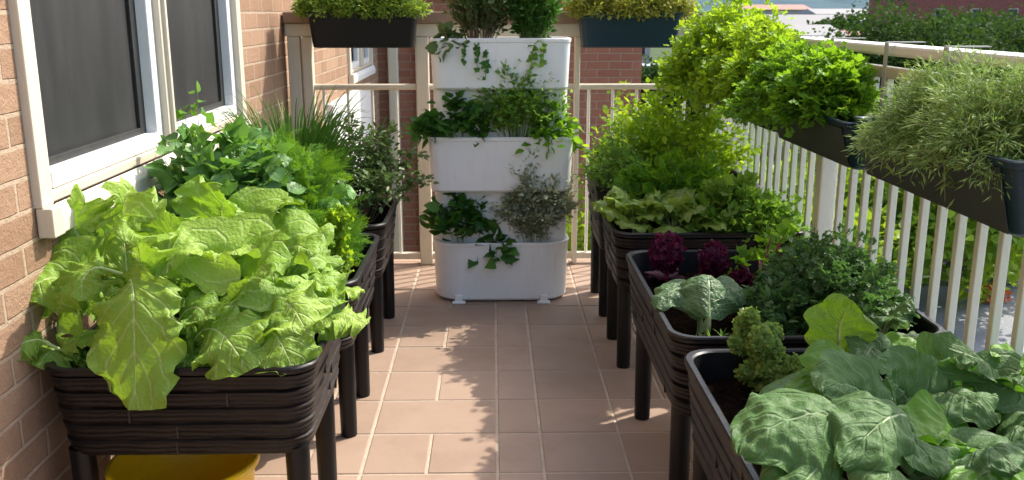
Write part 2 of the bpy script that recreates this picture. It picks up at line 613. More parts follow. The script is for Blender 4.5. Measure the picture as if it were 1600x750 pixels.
def window(parent, y0, y1, z0, z1, panes, detailed=True):
    """a row of sashes in a brick opening, all inside wall thickness"""
    fr = MB()
    t = 0.062
    xo, xi = WX + 0.022, WX - 0.11
    fr.box(xi, xo, y0, y0 + t, z0, z1)
    fr.box(WX + 0.002, WX + 0.044, y0 + 0.001, y0 + t - 0.001, z0 - 0.075, z0)
    fr.box(xi, xo, y1 - t, y1, z0, z1)
    fr.box(xi, xo, y0 + t, y1 - t, z1 - t, z1)
    fr.box(xi, xo - 0.012, y0 + t, y1 - t, z0, z0 + 0.028)
    w = (y1 - y0 - 2 * t - 0.055 * (panes - 1)) / panes
    ys = []
    y = y0 + t
    for k in range(panes):
        ys.append((y, y + w))
        if k < panes - 1:
            fr.box(xi, xo - 0.004, y + w, y + w + 0.055, z0 + 0.028, z1 - t)
            fr.box(xi, xo + 0.010, y + w + 0.018, y + w + 0.037, z0 + 0.028, z1 - t)
        y += w + 0.055
    frame = fr.build('frame', M['cream'], parent, 0.004)
    for a, b in ys:
        s = MB()
        q, bz = 0.055, 0.046
        za, zb = z0 + 0.030, z1 - t - 0.002
        sx0, sx1 = WX - 0.095, WX - 0.004
        s.box(sx0, sx1, a + 0.002, a + q, za, zb)
        s.box(sx0, sx1, b - q, b - 0.002, za, zb)
        s.box(sx0, sx1 + 0.004, a + q, b - q, za, za + bz)
        s.box(sx0, sx1, a + q, b - q, zb - q, zb)
        sash = s.build('sash', M['white'], frame, 0.004)
        g = MB()
        gx = WX - 0.040
        g.box(gx - 0.02, gx, a + q, a + q + 0.012, za + bz, zb - q)
        g.box(gx - 0.02, gx, b - q - 0.05, b - q, za + bz, zb - q)
        g.box(gx - 0.02, gx, a + q + 0.012, b - q - 0.05, za + bz, za + bz + 0.022)
        g.build('screen_frame', M['gasket_room'], frame, 0.002)
        p = MB()
        px = WX - 0.052
        p.box(px - 0.006, px, a + q + 0.012, b - q - 0.05, za + bz + 0.022, zb - q)
        p.build('insect_screen', M['screen'], frame)
        gl = MB()
        gl.box(WX - 0.088, WX - 0.080, a + q, b - q, za + bz, zb - q)
        gl.build('glass', M['glass'], frame)
    return frame


def brick_house():
    h = thing('brick_house', (WX, 3.0, GZ), 'tan brick house wall on the left with a white double window over the planters', 'house')
    off = Vector(h.location)
    openings = [(2.255, 4.22, 0.93, 2.3), (7.35, 8.75, 0.93, 2.3)]
    mb = MB()
    x0, x1 = WX - 0.26, WX
    y = -2.2
    for (a, b, z0, z1) in openings:
        mb.box(x0, x1, y, a, GZ, 5.2)
        mb.box(x0, x1, a, b, GZ, z0)
        mb.box(x0, x1, a, b, z1, 5.2)
        y = b
    mb.box(x0, x1, y, 9.3, GZ, 5.2)
    def loc(o):
        o.location = -off
        return o
    w = mb.build('wall', M['brick'], h); loc(w)
    # flat dark sheet behind each opening stands in for the unlit room
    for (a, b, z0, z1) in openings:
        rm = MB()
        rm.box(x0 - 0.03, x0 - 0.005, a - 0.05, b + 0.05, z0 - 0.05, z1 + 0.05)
        loc(rm.build('room_dark_sheet', M['gasket_room'], h))
    for i, (a, b, z0, z1) in enumerate(openings):
        loc(window(h, a + 0.001, b - 0.001, z0 + 0.001, z1 - 0.001, 2))
        s = MB()
        ya, yb = a + 0.064, b + 0.02
        v = [(x, y_, z) for y_ in (ya, yb) for x, z in ((WX + 0.001, z0 - 0.070), (WX + 0.036, z0 - 0.075), (WX + 0.040, z0 - 0.030), (WX + 0.023, z0 + 0.002))]
        s.add(v, [(0, 1, 2, 3), (7, 6, 5, 4), (1, 5, 6, 2), (2, 6, 7, 3), (0, 4, 5, 1)])
        loc(s.build('window_sill', M['white'] if i else M['sill'], h, 0.004))
    # white panel below the far sill, and a downpipe
    p = MB()
    p.box(WX + 0.001, WX + 0.05, 6.3, 8.3, -0.6, 0.80)
    loc(p.build('wall_panel', M['white'], h, 0.006))
    return h


brick_house()


def wing():
    h = thing('brick_wing', (0, 9.3, GZ), 'shaded red brick wall crossing behind the back railing with pale downpipes', 'building')
    off = Vector(h.location)
    mb = MB()
    mb.box(WX, 1.47, 9.302, 9.6, GZ, 1.52)
    w = mb.build('wall', M['brick_dark'], h); w.location = -off
    sd = MB()
    x = WX
    while x < 1.47:
        sd.box(x + 0.004, min(x + 0.146, 1.47), 9.27, 9.59, 1.521, 5.0)
        x += 0.15
    o = sd.build('siding', M['rail_tan'], h, 0.004); o.location = -off
    for x, r in ((-0.98, 0.05), (-0.72, 0.04)):
        p = MB()
        p.box(x - r, x + r, 9.23, 9.299, GZ, 1.5)
        o = p.build('downpipe', M['rail_tan'], h, 0.012); o.location = -off


wing()

# ------------------------------------------------------------------ railings
RX = 1.25


def side_railing():
    r = thing('side_railing', (RX, 1.8, 0), 'cream metal railing with close square balusters along the open right side', 'railing')
    off = Vector(r.location)
    def fin(o):
        o.location = Vector(o.location) - off
        return o
    y0, y1 = -1.5, 5.20
    cap = MB()
    cap.box(RX - 0.045, RX + 0.045, y0, y1, 1.272, 1.305)
    fin(cap.build('rail_cap', M['rail'], r, 0.008))
    ur = MB()
    ur.box(RX - 0.018, RX + 0.018, y0, y1, 1.20, 1.235)
    fin(ur.build('upper_bar', M['rail_tan'], r, 0.004))
    lr = MB()
    lr.box(RX - 0.022, RX + 0.022, y0, y1, 0.06, 0.10)
    fin(lr.build('bottom_bar', M['rail'], r, 0.004))
    posts = [-1.45, 0.55, 3.42, 5.16]
    for y in posts:
        p = MB()
        p.box(-0.032, 0.032, -0.032, 0.032, 0, 1.2715)
        p.box(-0.055, 0.055, -0.055, 0.055, 0, 0.012)
        o = p.build('post', M['rail'], r, 0.006)
        o.location = Vector((RX, y, 0)) - off
    b = MB()
    b.box(-0.011, 0.011, -0.0115, 0.0115, 0.1002, 1.1998)
    first = None
    y = -1.40
    while y < 5.12:
        if all(abs(y - q) > 0.05 for q in posts):
            if first is None:
                first = o = b.build('baluster', M['rail'], r, 0.003)
            else:
                o = first.copy(); COL.objects.link(o); o.parent = r
            o.location = Vector((RX, y, 0)) - off
        y += 0.1085
    return r


side_railing()


def back_railing():
    BY = 5.16
    r = thing('back_railing', (0, BY, 0), 'tan railing across the far end behind the white tower with thin round bars', 'railing')
    off = Vector(r.location)
    def fin(o):
        o.location = Vector(o.location) - off
        return o
    top = MB()
    top.box(-1.12, RX - 0.06, BY - 0.03, BY + 0.03, 1.275, 1.345)
    fin(top.build('top_beam', M['rail_tan'], r, 0.006))
    cap = MB()
    cap.box(-1.12, RX + 0.03, BY - 0.055, BY + 0.055, 1.3455, 1.405)
    fin(cap.build('rail_cap', M['rail_brown'], r, 0.006))
    mid = MB()
    mid.tube([(-1.05, BY, 1.005), (RX - 0.03, BY, 1.005)], 0.017, 10)
    fin(mid.build('middle_bar', M['rail_tan'], r))
    low = MB()
    low.box(-1.05, RX - 0.03, BY - 0.02, BY + 0.02, 0.03, 0.065)
    fin(low.build('bottom_bar', M['rail_tan'], r, 0.004))
    for x, w in ((-1.075, 0.034), (-1.005, 0.026), (-0.385, 0.034), (0.46, 0.014)):
        p = MB()
        p.box(x - w, x + w, BY - 0.0335, BY + 0.0335, 0, 1.2745)
        fin(p.build('post', M['rail_tan'], r, 0.006))
    base = MB()
    base.tube([(0, 0, 0.066), (0, 0, 0.99)], 0.0085, 8)
    first = None
    x = -0.93
    while x < 1.2:
        if abs(x + 0.385) > 0.06 and abs(x - 0.46) > 0.05:
            if first is None:
                o = first = base.build('baluster', M['rail'], r)
            else:
                o = first.copy(); COL.objects.link(o); o.parent = r
            o.location = Vector((x, BY, 0)) - off
        x += 0.1325
    cb = MB()
    cb.box(RX - 0.125, RX - 0.045, BY - 0.06, BY + 0.06, 1.10, 1.40)
    return r


back_railing()

# ------------------------------------------------------------------ raised planters
def rrect(cx, cy, w, l, r, n=7):
    pts = []
    r = min(r, w / 2 - 1e-4, l / 2 - 1e-4)
    for (sx, sy, a0) in ((1, 1, 0), (-1, 1, 90), (-1, -1, 180), (1, -1, 270)):
        for k in range(n):
            a = R(a0 + 90.0 * k / (n - 1))
            pts.append((cx + sx * (w / 2 - r) + r * math.cos(a), cy + sy * (l / 2 - r) + r * math.sin(a)))
    return pts


def dense(pts, step=0.03):
    """split the four straight sides evenly (corners keep their points), the same count whatever the size"""
    out = []
    n = len(pts) // 4
    m = max(2, int(0.6 / step))
    for i, p in enumerate(pts):
        q = pts[(i + 1) % len(pts)]
        c = m if i % n == n - 1 else 1
        for k in range(c):
            out.append((p[0] + (q[0] - p[0]) * k / c, p[1] + (q[1] - p[1]) * k / c))
    return out


def soil_mesh(pts, z, amp, seed, cx, cy):
    mb = MB()
    rings = [1.0, 0.93, 0.84, 0.74, 0.63, 0.52, 0.4, 0.27, 0.14]
    L = []
    for s in rings:
        L.append([(cx + (x - cx) * s, cy + (y - cy) * s,
                   z + amp * (mnoise.noise(Vector((x * s * 9 + seed, y * s * 9, 0))) + 0.6 * mnoise.noise(Vector((x * s * 26, y * s * 26 + seed, 2))) + 0.5 * (1 - s))) for x, y in pts])
    mb.loft(L, False, True)
    # loose crumbs lying on it
    rnd = random.Random(seed)
    for _ in range(420):
        p = rnd.choice(pts); s = rnd.uniform(0.05, 0.93)
        x, y = cx + (p[0] - cx) * s + rnd.uniform(-.03, .03), cy + (p[1] - cy) * s + rnd.uniform(-.03, .03)
        q = rnd.uniform(0.003, 0.011)
        zz = z + amp * 0.6
        v = [(x + rnd.uniform(-q, q) * 1.3, y + rnd.uniform(-q, q) * 1.3, zz + rnd.uniform(-q, q)) for _ in range(4)]
        mb.add(v, [(0, 1, 2), (0, 2, 3), (0, 3, 1), (1, 3, 2)])
    return mb


def raised_planter(x0, x1, y0, y1, rim, bottom, label, group, leg_y=None, soil_drop=0.105, leg_r=0.031, seed=1):
    cx, cy = (x0 + x1) / 2, (y0 + y1) / 2
    w, l = x1 - x0, y1 - y0
    t = thing('raised_planter', (cx, cy, 0), label, 'planter', group)
    mb = MB()
    rings = []
    nb = 5
    H = rim - 0.022 - bottom
    def ring(inset, z, r=0.07, wob=0.0, ph=0.0):
        P = dense(rrect(0, 0, w - 2 * inset, l - 2 * inset, r))
        out = []
        for (x, y) in P:
            zz = z + wob * mnoise.noise(Vector((x * 5 + ph, y * 5, ph)))
            out.append((x, y, zz))
        return out
    # inner floor of the box sits below the soil; the outside climbs in five moulded boards
    rings.append(ring(0.055, bottom + 0.004, 0.05))
    rings.append(ring(0.036, bottom))
    for k in range(nb):
        za, zb = bottom + H * k / nb, bottom + H * (k + 1) / nb
        ta = 0.030 - 0.022 * (k / nb)
        tb = 0.030 - 0.022 * ((k + 1) / nb) - 0.002
        rings.append(ring(ta, za + 0.0045, 0.07, 0.0022 if k else 0.0, k * 3.1))
        rings.append(ring(ta - 0.0010, za + 0.0075, 0.07, 0.0022 if k else 0.0, k * 3.1))
        rings.append(ring(tb - 0.001, zb - 0.002, 0.07, 0.0022 if k < nb - 1 else 0.0, (k + 1) * 3.1))
        rings.append(ring(tb + 0.0050, zb + 0.001, 0.07, 0.0022 if k < nb - 1 else 0.0, (k + 1) * 3.1))
    rings.append(ring(0.008, rim - 0.020))
    rings.append(ring(0.000, rim - 0.017))
    rings.append(ring(-0.001, rim - 0.004))
    rings.append(ring(0.003, rim))
    mb.loft(rings, True, False)
    mb.build('box', M['planter'], t, sharp=28)
    li = MB()
    li.loft([ring(0.003, rim), ring(0.014, rim), ring(0.018, rim - 0.004), ring(0.026, rim - soil_drop - 0.05, 0.06)], False, True)
    li.build('inner_box', M['planter_in'], t, sharp=28)
    # the moulded boards are jointed here and there: shallow upright seams
    rj = random.Random(seed)
    for k in range(nb):
        za, zb = bottom + H * k / nb + 0.009, bottom + H * (k + 1) / nb - 0.004
        tm = 0.030 - 0.022 * ((k + 0.5) / nb) - 0.0035
        for face in range(3):
            q = rj.uniform(-0.3, 0.3)
            j = MB()
            if face == 0:
                j.box(q * w, q * w + 0.005, -l / 2 + tm - 0.0015, -l / 2 + tm + 0.006, za, zb)
            else:
                sx = -1 if face == 1 else 1
                a_, b_ = sorted((sx * (w / 2 - tm + 0.0015), sx * (w / 2 - tm - 0.006)))
                j.box(a_, b_, q * l, q * l + 0.005, za, zb)
            j.build('board_joint', M['planter_in'], t)
    sp = dense(rrect(0, 0, w - 0.052, l - 0.052, 0.06), 0.05)
    so = soil_mesh(sp, rim - soil_drop, 0.026, seed, 0, 0)
    so.build('soil', M['soil'], t)
    ly = leg_y or (y0 + 0.075, y1 - 0.075)
    for lx in (x0 + 0.062, x1 - 0.062):
        for yy in ly:
            g = MB()
            g.tube([(0, 0, 0), (0, 0, 0.012), (0, 0, bottom + 0.012)], [leg_r * 0.86, leg_r * 0.9, leg_r], 16)
            o = g.build('leg', M['leg'], t)
            o.location = (lx - cx, yy - cy, 0)
    return t


GL, GR_ = 'black raised planters along the brick wall', 'black raised planters along the railing'
raised_planter(-1.095, -0.435, 2.09, 2.66, 0.575, 0.335, 'black raised planter full of big pale mustard leaves with a yellow tub below', GL, (2.155, 2.52), seed=11)
raised_planter(-1.095, -0.435, 2.80, 3.50, 0.575, 0.335, 'black raised planter against the wall holding feathery green carrot tops', GL, (2.93, 3.27), seed=12)
raised_planter(-1.095, -0.435, 3.62, 4.22, 0.575, 0.335, 'black raised planter with grassy chives and an olive green bush', GL, (3.74, 4.25 - 0.06), seed=13)
raised_planter(0.468, 1.21, 1.32, 2.205, 0.575, 0.335, 'black raised planter of large grey green collard leaves beside the railing', GR_, (1.42, 2.13), soil_drop=0.08, seed=14)
raised_planter(0.462, 1.21, 2.275, 3.20, 0.578, 0.335, 'black raised planter with purple kale and a drooping cabbage leaf', GR_, (2.40, 3.05), soil_drop=0.085, seed=15)
raised_planter(0.462, 1.21, 3.44, 4.00, 0.580, 0.335, 'black raised planter with a row of butterhead lettuce and parsley', GR_, (3.54, 3.88), seed=16)
raised_planter(0.462, 1.21, 4.07, 4.68, 0.640, 0.335, 'black raised planter at the far end under tall yellow green bushes', GR_, (4.20, 4.58), seed=17)

# ------------------------------------------------------------------ yellow tub
def tub():
    t = thing('plastic_tub', (-0.825, 2.27, 0.0), 'round yellow plastic tub on the tiles under the nearest left planter', 'tub')
    mb = MB()
    def c(r, z): return [(r * math.cos(2 * math.pi * k / 48), r * math.sin(2 * math.pi * k / 48), z) for k in range(48)]
    mb.loft([c(0.160, 0.0), c(0.165, 0.004), c(0.180, 0.226), c(0.189, 0.227), c(0.194, 0.233), c(0.194, 0.248), c(0.190, 0.253), c(0.182, 0.253), c(0.178, 0.247), c(0.160, 0.010), c(0.08, 0.007)], True, True)
    mb.build('body', M['yellow'], t)


tub()

# ------------------------------------------------------------------ white stacking tower
def tower():
    X, Y = 0.035, 4.56
    t = thing('planter_tower', (X, Y, 0), 'tall white plastic planter tower of stacked rounded troughs at the far end', 'planter')
    def trough(z0, z1, w, l, r, soil_z, seed):
        mb = MB()
        P = lambda ins, rr=r: dense(rrect(0, 0, w - 2 * ins, l - 2 * ins, rr), 0.06)
        Q = lambda ins, z, rr=r: [(x, y, z) for x, y in P(ins, rr)]
        mb.loft([Q(0.045, z0, r - .02), Q(0.016, z0 + 0.002), Q(0.008, z0 + 0.012), Q(0.000, z1 - 0.020), Q(-0.003, z1 - 0.018), Q(-0.004, z1 - 0.004), Q(0, z1), Q(0.006, z1), Q(0.010, z1 - 0.004), Q(0.018, soil_z - 0.03)], True, True)
        o = mb.build('trough', M['tower'], t)
        s = soil_mesh(P(0.019), soil_z, 0.008, seed, 0, 0)
        s.build('soil', M['soil'], o)
        return o
    base = trough(0.006, 0.305, 0.675, 0.30, 0.13, 0.275, 21)
    for sx in (-0.21, 0.21):
        c = MB()
        c.box(sx - 0.02, sx + 0.02, -0.170, -0.150, 0.0, 0.045)
        c.box(sx - 0.032, sx + 0.032, -0.178, -0.1505, 0.0, 0.012)
        c.build('foot_clip', M['tower'], t, 0.004)
    trough(0.555, 0.825, 0.695, 0.32, 0.055, 0.795, 22)
    trough(1.045, 1.285, 0.66, 0.30, 0.055, 1.255, 23)
    for (z0, z1, w, l) in ((0.262, 0.553, 0.650, 0.24), (0.782, 1.043, 0.645, 0.24)):
        mb = MB()
        P = dense(rrect(0, 0.02, w, l, 0.06), 0.08)
        mb.loft([[(x, y, z) for x, y in P] for z in (z0, z1)], True, True)
        mb.build('column', M['tower'], t)
    return t


tower()

# ------------------------------------------------------------------ boxes hung on the railings
def hanging_box(name, cx, cy, z0, z1, lx, ly, taper, body_mat, label, group, seed, front=None, hook='y'):
    t = thing(name, (cx, cy, z0), label, 'planter', group)
    H = z1 - z0
    mb = MB()
    def Q(ins, z, r=0.025):
        return [(x, y, z) for x, y in dense(rrect(0, 0, lx - 2 * ins, ly - 2 * ins, r, 5), 0.08)]
    mb.loft([Q(taper + 0.008, 0), Q(taper, 0.006), Q(0.006, H - 0.022), Q(-0.002, H - 0.020), Q(-0.003, H - 0.003), Q(0.0, H), Q(0.008, H), Q(0.011, H - 0.004), Q(0.018, H - 0.05)], True, True)
    mb.build('box', body_mat, t)
    soil_mesh(dense(rrect(0, 0, lx - 0.036, ly - 0.036, 0.02, 5), 0.04), H - 0.03, 0.008, seed, 0, 0).build('soil', M['soil'], t)
    return t


GB = 'black boxes on the back railing'
hb1 = hanging_box('railing_box', at(569, 48, 5.0).x, 5.0, 1.222, 1.405, 0.565, 0.19, 0.022, M['black_box'], 'black trough of pale green sedum hung left of the white tower', GB, 31)
hb2 = hanging_box('railing_box', at(982, 48, 5.0).x, 5.0, 1.222, 1.405, 0.535, 0.19, 0.022, M['navy'], 'dark blue trough of yellow sedum hung right of the white tower', GB, 32)
for hb, xs in ((hb1, (-0.2, 0.2)), (hb2, (-0.2, 0.2))):
    for x in xs:
        b = MB()
        b.box(x - 0.012, x + 0.012, 0.097, 0.101, 0.02, 0.1875)
        b.box(x - 0.012, x + 0.012, 0.097, 0.222, 0.188, 0.191)
        b.build('hook', M['steel'], hb, 0.001)

GS = 'long boxes hung along the side railing'


def side_box(y0, y1, z0, z1, label, seed):
    cx, cy = 1.108, (y0 + y1) / 2
    t = thing('railing_box', (cx, cy, z0), label, 'planter', GS)
    H, L = z1 - z0, (y1 - y0)
    # tapered section: narrow foot, wide top
    def sec(ins, z):
        k = z / H
        wl, wr = -0.040 - 0.042 * k + ins, 0.045 + 0.030 * k - ins
        return [(x, y, z) for x, y in rrect((wl + wr) / 2, 0, wr - wl, L - 2 * ins - 0.05 * (1 - k), 0.014, 4)]
    mb = MB()
    mb.loft([sec(0.010, 0), sec(0.0, 0.010), sec(0.0, H - 0.02), sec(-0.006, H - 0.018), sec(-0.006, H - 0.003), sec(-0.003, H), sec(0.006, H), sec(0.010, H - 0.004), sec(0.012, H - 0.05)], True, True)
    mb.build('box', M['navy'], t, sharp=40)
    f = MB()
    k0, k1 = 0.03, (H - 0.022) / H
    def fx(k): return -0.040 - 0.042 * k - 0.0022
    a, b = fx(k0), fx(k1)
    ya, yb = -L / 2 + 0.045, L / 2 - 0.03
    v = [(a, ya, k0 * H), (a, yb, k0 * H), (b, yb, k1 * H), (b, ya, k1 * H), (a - 0.003, ya, k0 * H), (a - 0.003, yb, k0 * H), (b - 0.003, yb, k1 * H), (b - 0.003, ya, k1 * H)]
    f.add(v, [(0, 1, 2, 3), (7, 6, 5, 4), (0, 4, 5, 1), (1, 5, 6, 2), (2, 6, 7, 3), (3, 7, 4, 0)])
    f.build('front_panel', M['greyish'], t)  # thin sheet over the long side, greyer and paler than the navy box
    soil_mesh(dense(rrect(-0.004, 0, 0.128, L - 0.03, 0.014, 4), 0.05), H - 0.03, 0.008, seed, 0, 0).build('soil', M['soil'], t)
    for y in (-L * 0.3, L * 0.3):
        b = MB()
        b.box(0.0775, 0.0805, y - 0.012, y + 0.012, 0.02, 1.312 - z0)
        b.box(0.0775, 0.192, y - 0.012, y + 0.012, 1.3125 - z0, 1.3155 - z0)
        b.build('hook', M['steel'], t)
    return t


side_box(3.50, 4.45, 0.955, 1.10, 'far railing box with a taupe side under bright yellow green herbs', 41)
side_box(2.68, 3.45, 0.945, 1.09, 'middle railing box with a navy end under curly parsley', 42)
side_box(1.80, 2.62, 0.950, 1.115, 'nearest railing box with a navy end under wiry grey rosemary', 43)

# ------------------------------------------------------------------ leaf templates  (leaf runs along +y, faces +z)
def tri_template(V, F):
    V = np.array(V, float)
    T = []
    for f in F:
        for k in range(1, len(f) - 1):
            T.append((f[0], f[k], f[k + 1]))
    uv = np.stack([V[:, 1].clip(0, 1), V[:, 0] + 0.5], 1)
    return V, np.array(T, int), uv


def T_oval(w=0.3, n=4, fold=0.10, droop=0.18, power=0.8):
    V, F = [(0, 0, 0)], []
    for i in range(1, n):
        y = i / n
        h = w * math.sin(math.pi * y ** power)
        z = -droop * y * y
        V += [(-h, y, z + fold * h / w * 0.5), (0, y, z), (h, y, z + fold * h / w * 0.5)]
    V.append((0, 1, -droop))
    F += [(0, 2, 1), (0, 3, 2)]
    for i in range(n - 2):
        a = 1 + 3 * i
        F += [(a, a + 1, a + 4, a + 3), (a + 1, a + 2, a + 5, a + 4)]
    a = 1 + 3 * (n - 2)
    F += [(a, a + 1, a + 3), (a + 1, a + 2, a + 3)]
    return tri_template(V, F)


def T_lobed(seed, lobes=3, depth=0.35, cup=0.1):
    """toothed, lobed leaflet such as parsley's"""
    rnd = random.Random(seed)
    V, F = [(0, 0, 0), (0, 0.45, 0)], []
    n = lobes * 4 + 3
    for i in range(n):
        a = R(-135 + 270 * i / (n - 1))
        q = 0.5 * (1 - depth * (0.5 + 0.5 * math.cos(2 * math.pi * lobes * i / (n - 1)))) + rnd.uniform(-.05, .05)
        V.append((math.sin(a) * q * 1.0, 0.45 + math.cos(a) * q * 1.1, cup * rnd.uniform(-1, 1) + cup * q))
    for i in range(n - 1):
        F.append((1, 2 + i + 1, 2 + i))
    F += [(0, 1, 2), (0, n + 1, 1)]
    return tri_template(V, F)


def T_join(parts):
    """parts: (template, x, y, z, angle, scale, tilt)"""
    VV, TT, UU, n = [], [], [], 0
    for (tv, tf, tu), x, y, z, ang, s, tilt in parts:
        v = tv * s
        c, sn = math.cos(tilt), math.sin(tilt)
        v = np.stack([v[:, 0], v[:, 1] * c - v[:, 2] * sn, v[:, 1] * sn + v[:, 2] * c], 1)
        c, sn = math.cos(ang), math.sin(ang)
        v = np.stack([v[:, 0] * c + v[:, 1] * sn, -v[:, 0] * sn + v[:, 1] * c, v[:, 2]], 1) + np.array([x, y, z])
        VV.append(v); TT.append(tf + n); UU.append(tu); n += len(v)
    return np.concatenate(VV), np.concatenate(TT), np.concatenate(UU)


def strip(x0, y0, x1, y1, w, z=0.0):
    d = Vector((x1 - x0, y1 - y0)); q = Vector((-d.y, d.x)).normalized() * w
    return tri_template([(x0 - q.x, y0 - q.y, z), (x0 + q.x, y0 + q.y, z), (x1 + q.x * .5, y1 + q.y * .5, z), (x1 - q.x * .5, y1 - q.y * .5, z)], [(0, 1, 2, 3)])


def T_parsley(seed, cup=0.12):
    rnd = random.Random(seed)
    P = [(strip(0, 0, 0, 0.7, 0.012), 0, 0, 0, 0, 1, 0)]
    P.append((T_lobed(seed, 3, .4, cup), 0, 0.55, 0, 0, 0.5, -0.2))
    for s in (-1, 1):
        P.append((T_lobed(seed + 3 + s, 3, .4, cup), 0.03 * s, 0.45, 0.02, s * 1.05 + rnd.uniform(-.2, .2), 0.46, 0.25))
        P.append((T_lobed(seed + 7 + s, 3, .45, cup), 0.03 * s, 0.2, 0.01, s * 1.25 + rnd.uniform(-.2, .2), 0.36, 0.3))
    return T_join(P)


def T_frond(seed, pairs=6, w=0.05):
    """feathery carrot-top frond"""
    rnd = random.Random(seed)
    P = [(strip(0, 0, 0, 1, 0.008), 0, 0, 0, 0, 1, -0.1)]
    for i in range(pairs):
        y = 0.15 + 0.8 * i / pairs
        L = 0.38 * math.sin(math.pi * (0.25 + 0.7 * i / pairs))
        for s in (-1, 1):
            a = s * rnd.uniform(0.75, 1.05)
            P.append((T_oval(w * 1.4, 3, .05, .1), 0, y, -0.1 * y, a, L * .62, rnd.uniform(-.2, .3)))
            ex, ey = math.sin(a) * L * 0.45, y + math.cos(a) * L * 0.45
            for k in (-0.75, 0.75):
                P.append((T_oval(w * 2.6, 3, .05, .1), ex * 0.7, y + (ey - y) * 0.7, -0.1 * y, a + k, L * 0.5, rnd.uniform(-.3, .3)))
            P.append((T_oval(w * 2.4, 3, .05, .1), ex, ey, -0.1 * y, a, L * 0.55, rnd.uniform(-.3, .3)))
    P.append((T_oval(w * 2, 3, .05, .1), 0, 0.88, -0.09, 0, 0.2, 0))
    return T_join(P)


def T_needle(w=0.07, bend=0.12):
    return tri_template([(0, 0, 0), (-w, 0.4, 0.01), (w, 0.4, 0.01), (0, 1, -bend)], [(0, 2, 1), (1, 2, 3)])


def T_curl(seed):
    """small ruffled frill of curly kale"""
    rnd = random.Random(seed)
    V, F = [(0, 0, 0), (0, .4, .05)], []
    n = 12
    for i in range(n):
        a = R(-150 + 300 * i / (n - 1))
        q = rnd.uniform(0.40, 0.55)
        V.append((math.sin(a) * q, 0.4 + math.cos(a) * q, (0.22 if i % 2 else -0.12) + rnd.uniform(-.05, .05)))
    for i in range(n - 1):
        F.append((1, 2 + i + 1, 2 + i))
    F += [(0, 1, 2), (0, n + 1, 1)]
    return tri_template(V, F)


T1 = dict(
    oval=T_oval(), broad=T_oval(0.40, 5, 0.14, 0.22, 0.75), slim=T_oval(0.16, 4, 0.05, 0.15), round=T_oval(0.46, 5, 0.08, 0.12, 0.9),
    parsley=T_parsley(5), parsley2=T_parsley(19, .2), lobed=T_lobed(4), frond=T_frond(2, 7, 0.035), needle=T_needle(), curl=T_curl(3), curl2=T_curl(8), ovate=T_oval(0.40, 9, 0.16, 0.38, 0.62), heart=T_oval(0.44, 5, 0.2, 0.3, 0.55))


def herb_points(rng, c, rx, ry, z0, h, n, base=0.3, tmin=0.3, per=10, twig=0.03, droop=0.0, lean=(0, 0), dome=0.65, bow=0.5, crook=0.0):
    """stems rising from the soil and bowing outward; returns stem paths and leaf seats (position, axis)"""
    stems, P, A = [], [], []
    for i in range(n):
        th, r = rng.uniform(0, 2 * math.pi), math.sqrt(rng.random())
        b = np.array([c[0] + rx * base * r * math.cos(th), c[1] + ry * base * r * math.sin(th), z0])
        top = h * (1 - dome * r * r) * rng.uniform(0.52, 1.12)
        e = np.array([c[0] + lean[0] + rx * r * math.cos(th), c[1] + lean[1] + ry * r * math.sin(th), z0 + top - droop * r * r])
        m = b * (1 - bow) + e * bow
        m = np.array([b[0] + (e[0] - b[0]) * 0.35, b[1] + (e[1] - b[1]) * 0.35, z0 + max(top, 0.04) * 0.85])
        if crook: m = m + rng.normal(0, crook, 3)
        ts = np.linspace(0, 1, 7)[:, None]
        path = (1 - ts) ** 2 * b + 2 * ts * (1 - ts) * m + ts ** 2 * e
        stems.append(path)
        t = rng.uniform(tmin, 1.0, per)[:, None]
        pos = (1 - t) ** 2 * b + 2 * t * (1 - t) * m + t ** 2 * e
        tan = 2 * (1 - t) * (m - b) + 2 * t * (e - m)
        tan /= np.linalg.norm(tan, axis=1, keepdims=True) + 1e-9
        rd = rng.normal(0, 1, (per, 3))
        rd[:, 2] = rd[:, 2] * 0.6 + 0.15
        ax = tan * 0.45 + rd * 0.75
        ax /= np.linalg.norm(ax, axis=1, keepdims=True) + 1e-9
        P.append(pos + ax * twig * rng.uniform(0, 1, (per, 1)))
        A.append(ax)
    return stems, np.concatenate(P), np.concatenate(A)


def plant(name, c, label, cat, mat, stem_mat, spec, group=None, seed=1, stem_r=0.0022):
    """spec: list of dicts, each one bunch of stems with its own leaf template"""
    rng = np.random.default_rng(seed)
    z0 = spec[0]['z0']
    t = thing(name, (c[0], c[1], z0), label, cat, group)
    cl, sm = Cloud(), MB()
    off = Vector(t.location)
    for s in spec:
        k = dict(s)
        tpl, size, var = k.pop('tpl'), k.pop('size'), k.pop('var', 0.35)
        upn = k.pop('up', 0.8)
        sr = k.pop('sr', stem_r)
        cc = k.pop('c', c)
        stems, P, A = herb_points(rng, cc, **k)
        names = tpl if isinstance(tpl, (list, tuple)) else [tpl]
        which = rng.integers(0, len(names), len(P))
        N = rng.normal(0, 0.55, P.shape) + np.array([0, -0.12, upn])
        S = size * rng.uniform(1 - var, 1 + var, len(P))
        for j, nm in enumerate(names):
            q = which == j
            if q.any():
                cl.scatter(T1[nm] if isinstance(nm, str) else nm, P[q], A[q], N[q], S[q])
        if sr:
            for p in stems:
                sm.tube([Vector(x) - off for x in p[::2]], [sr, sr * .85, sr * .65, sr * .35], 4, False)
    cl.build('foliage', mat, t)
    if sm.v:
        sm.build('stems', stem_mat, t)
    return t


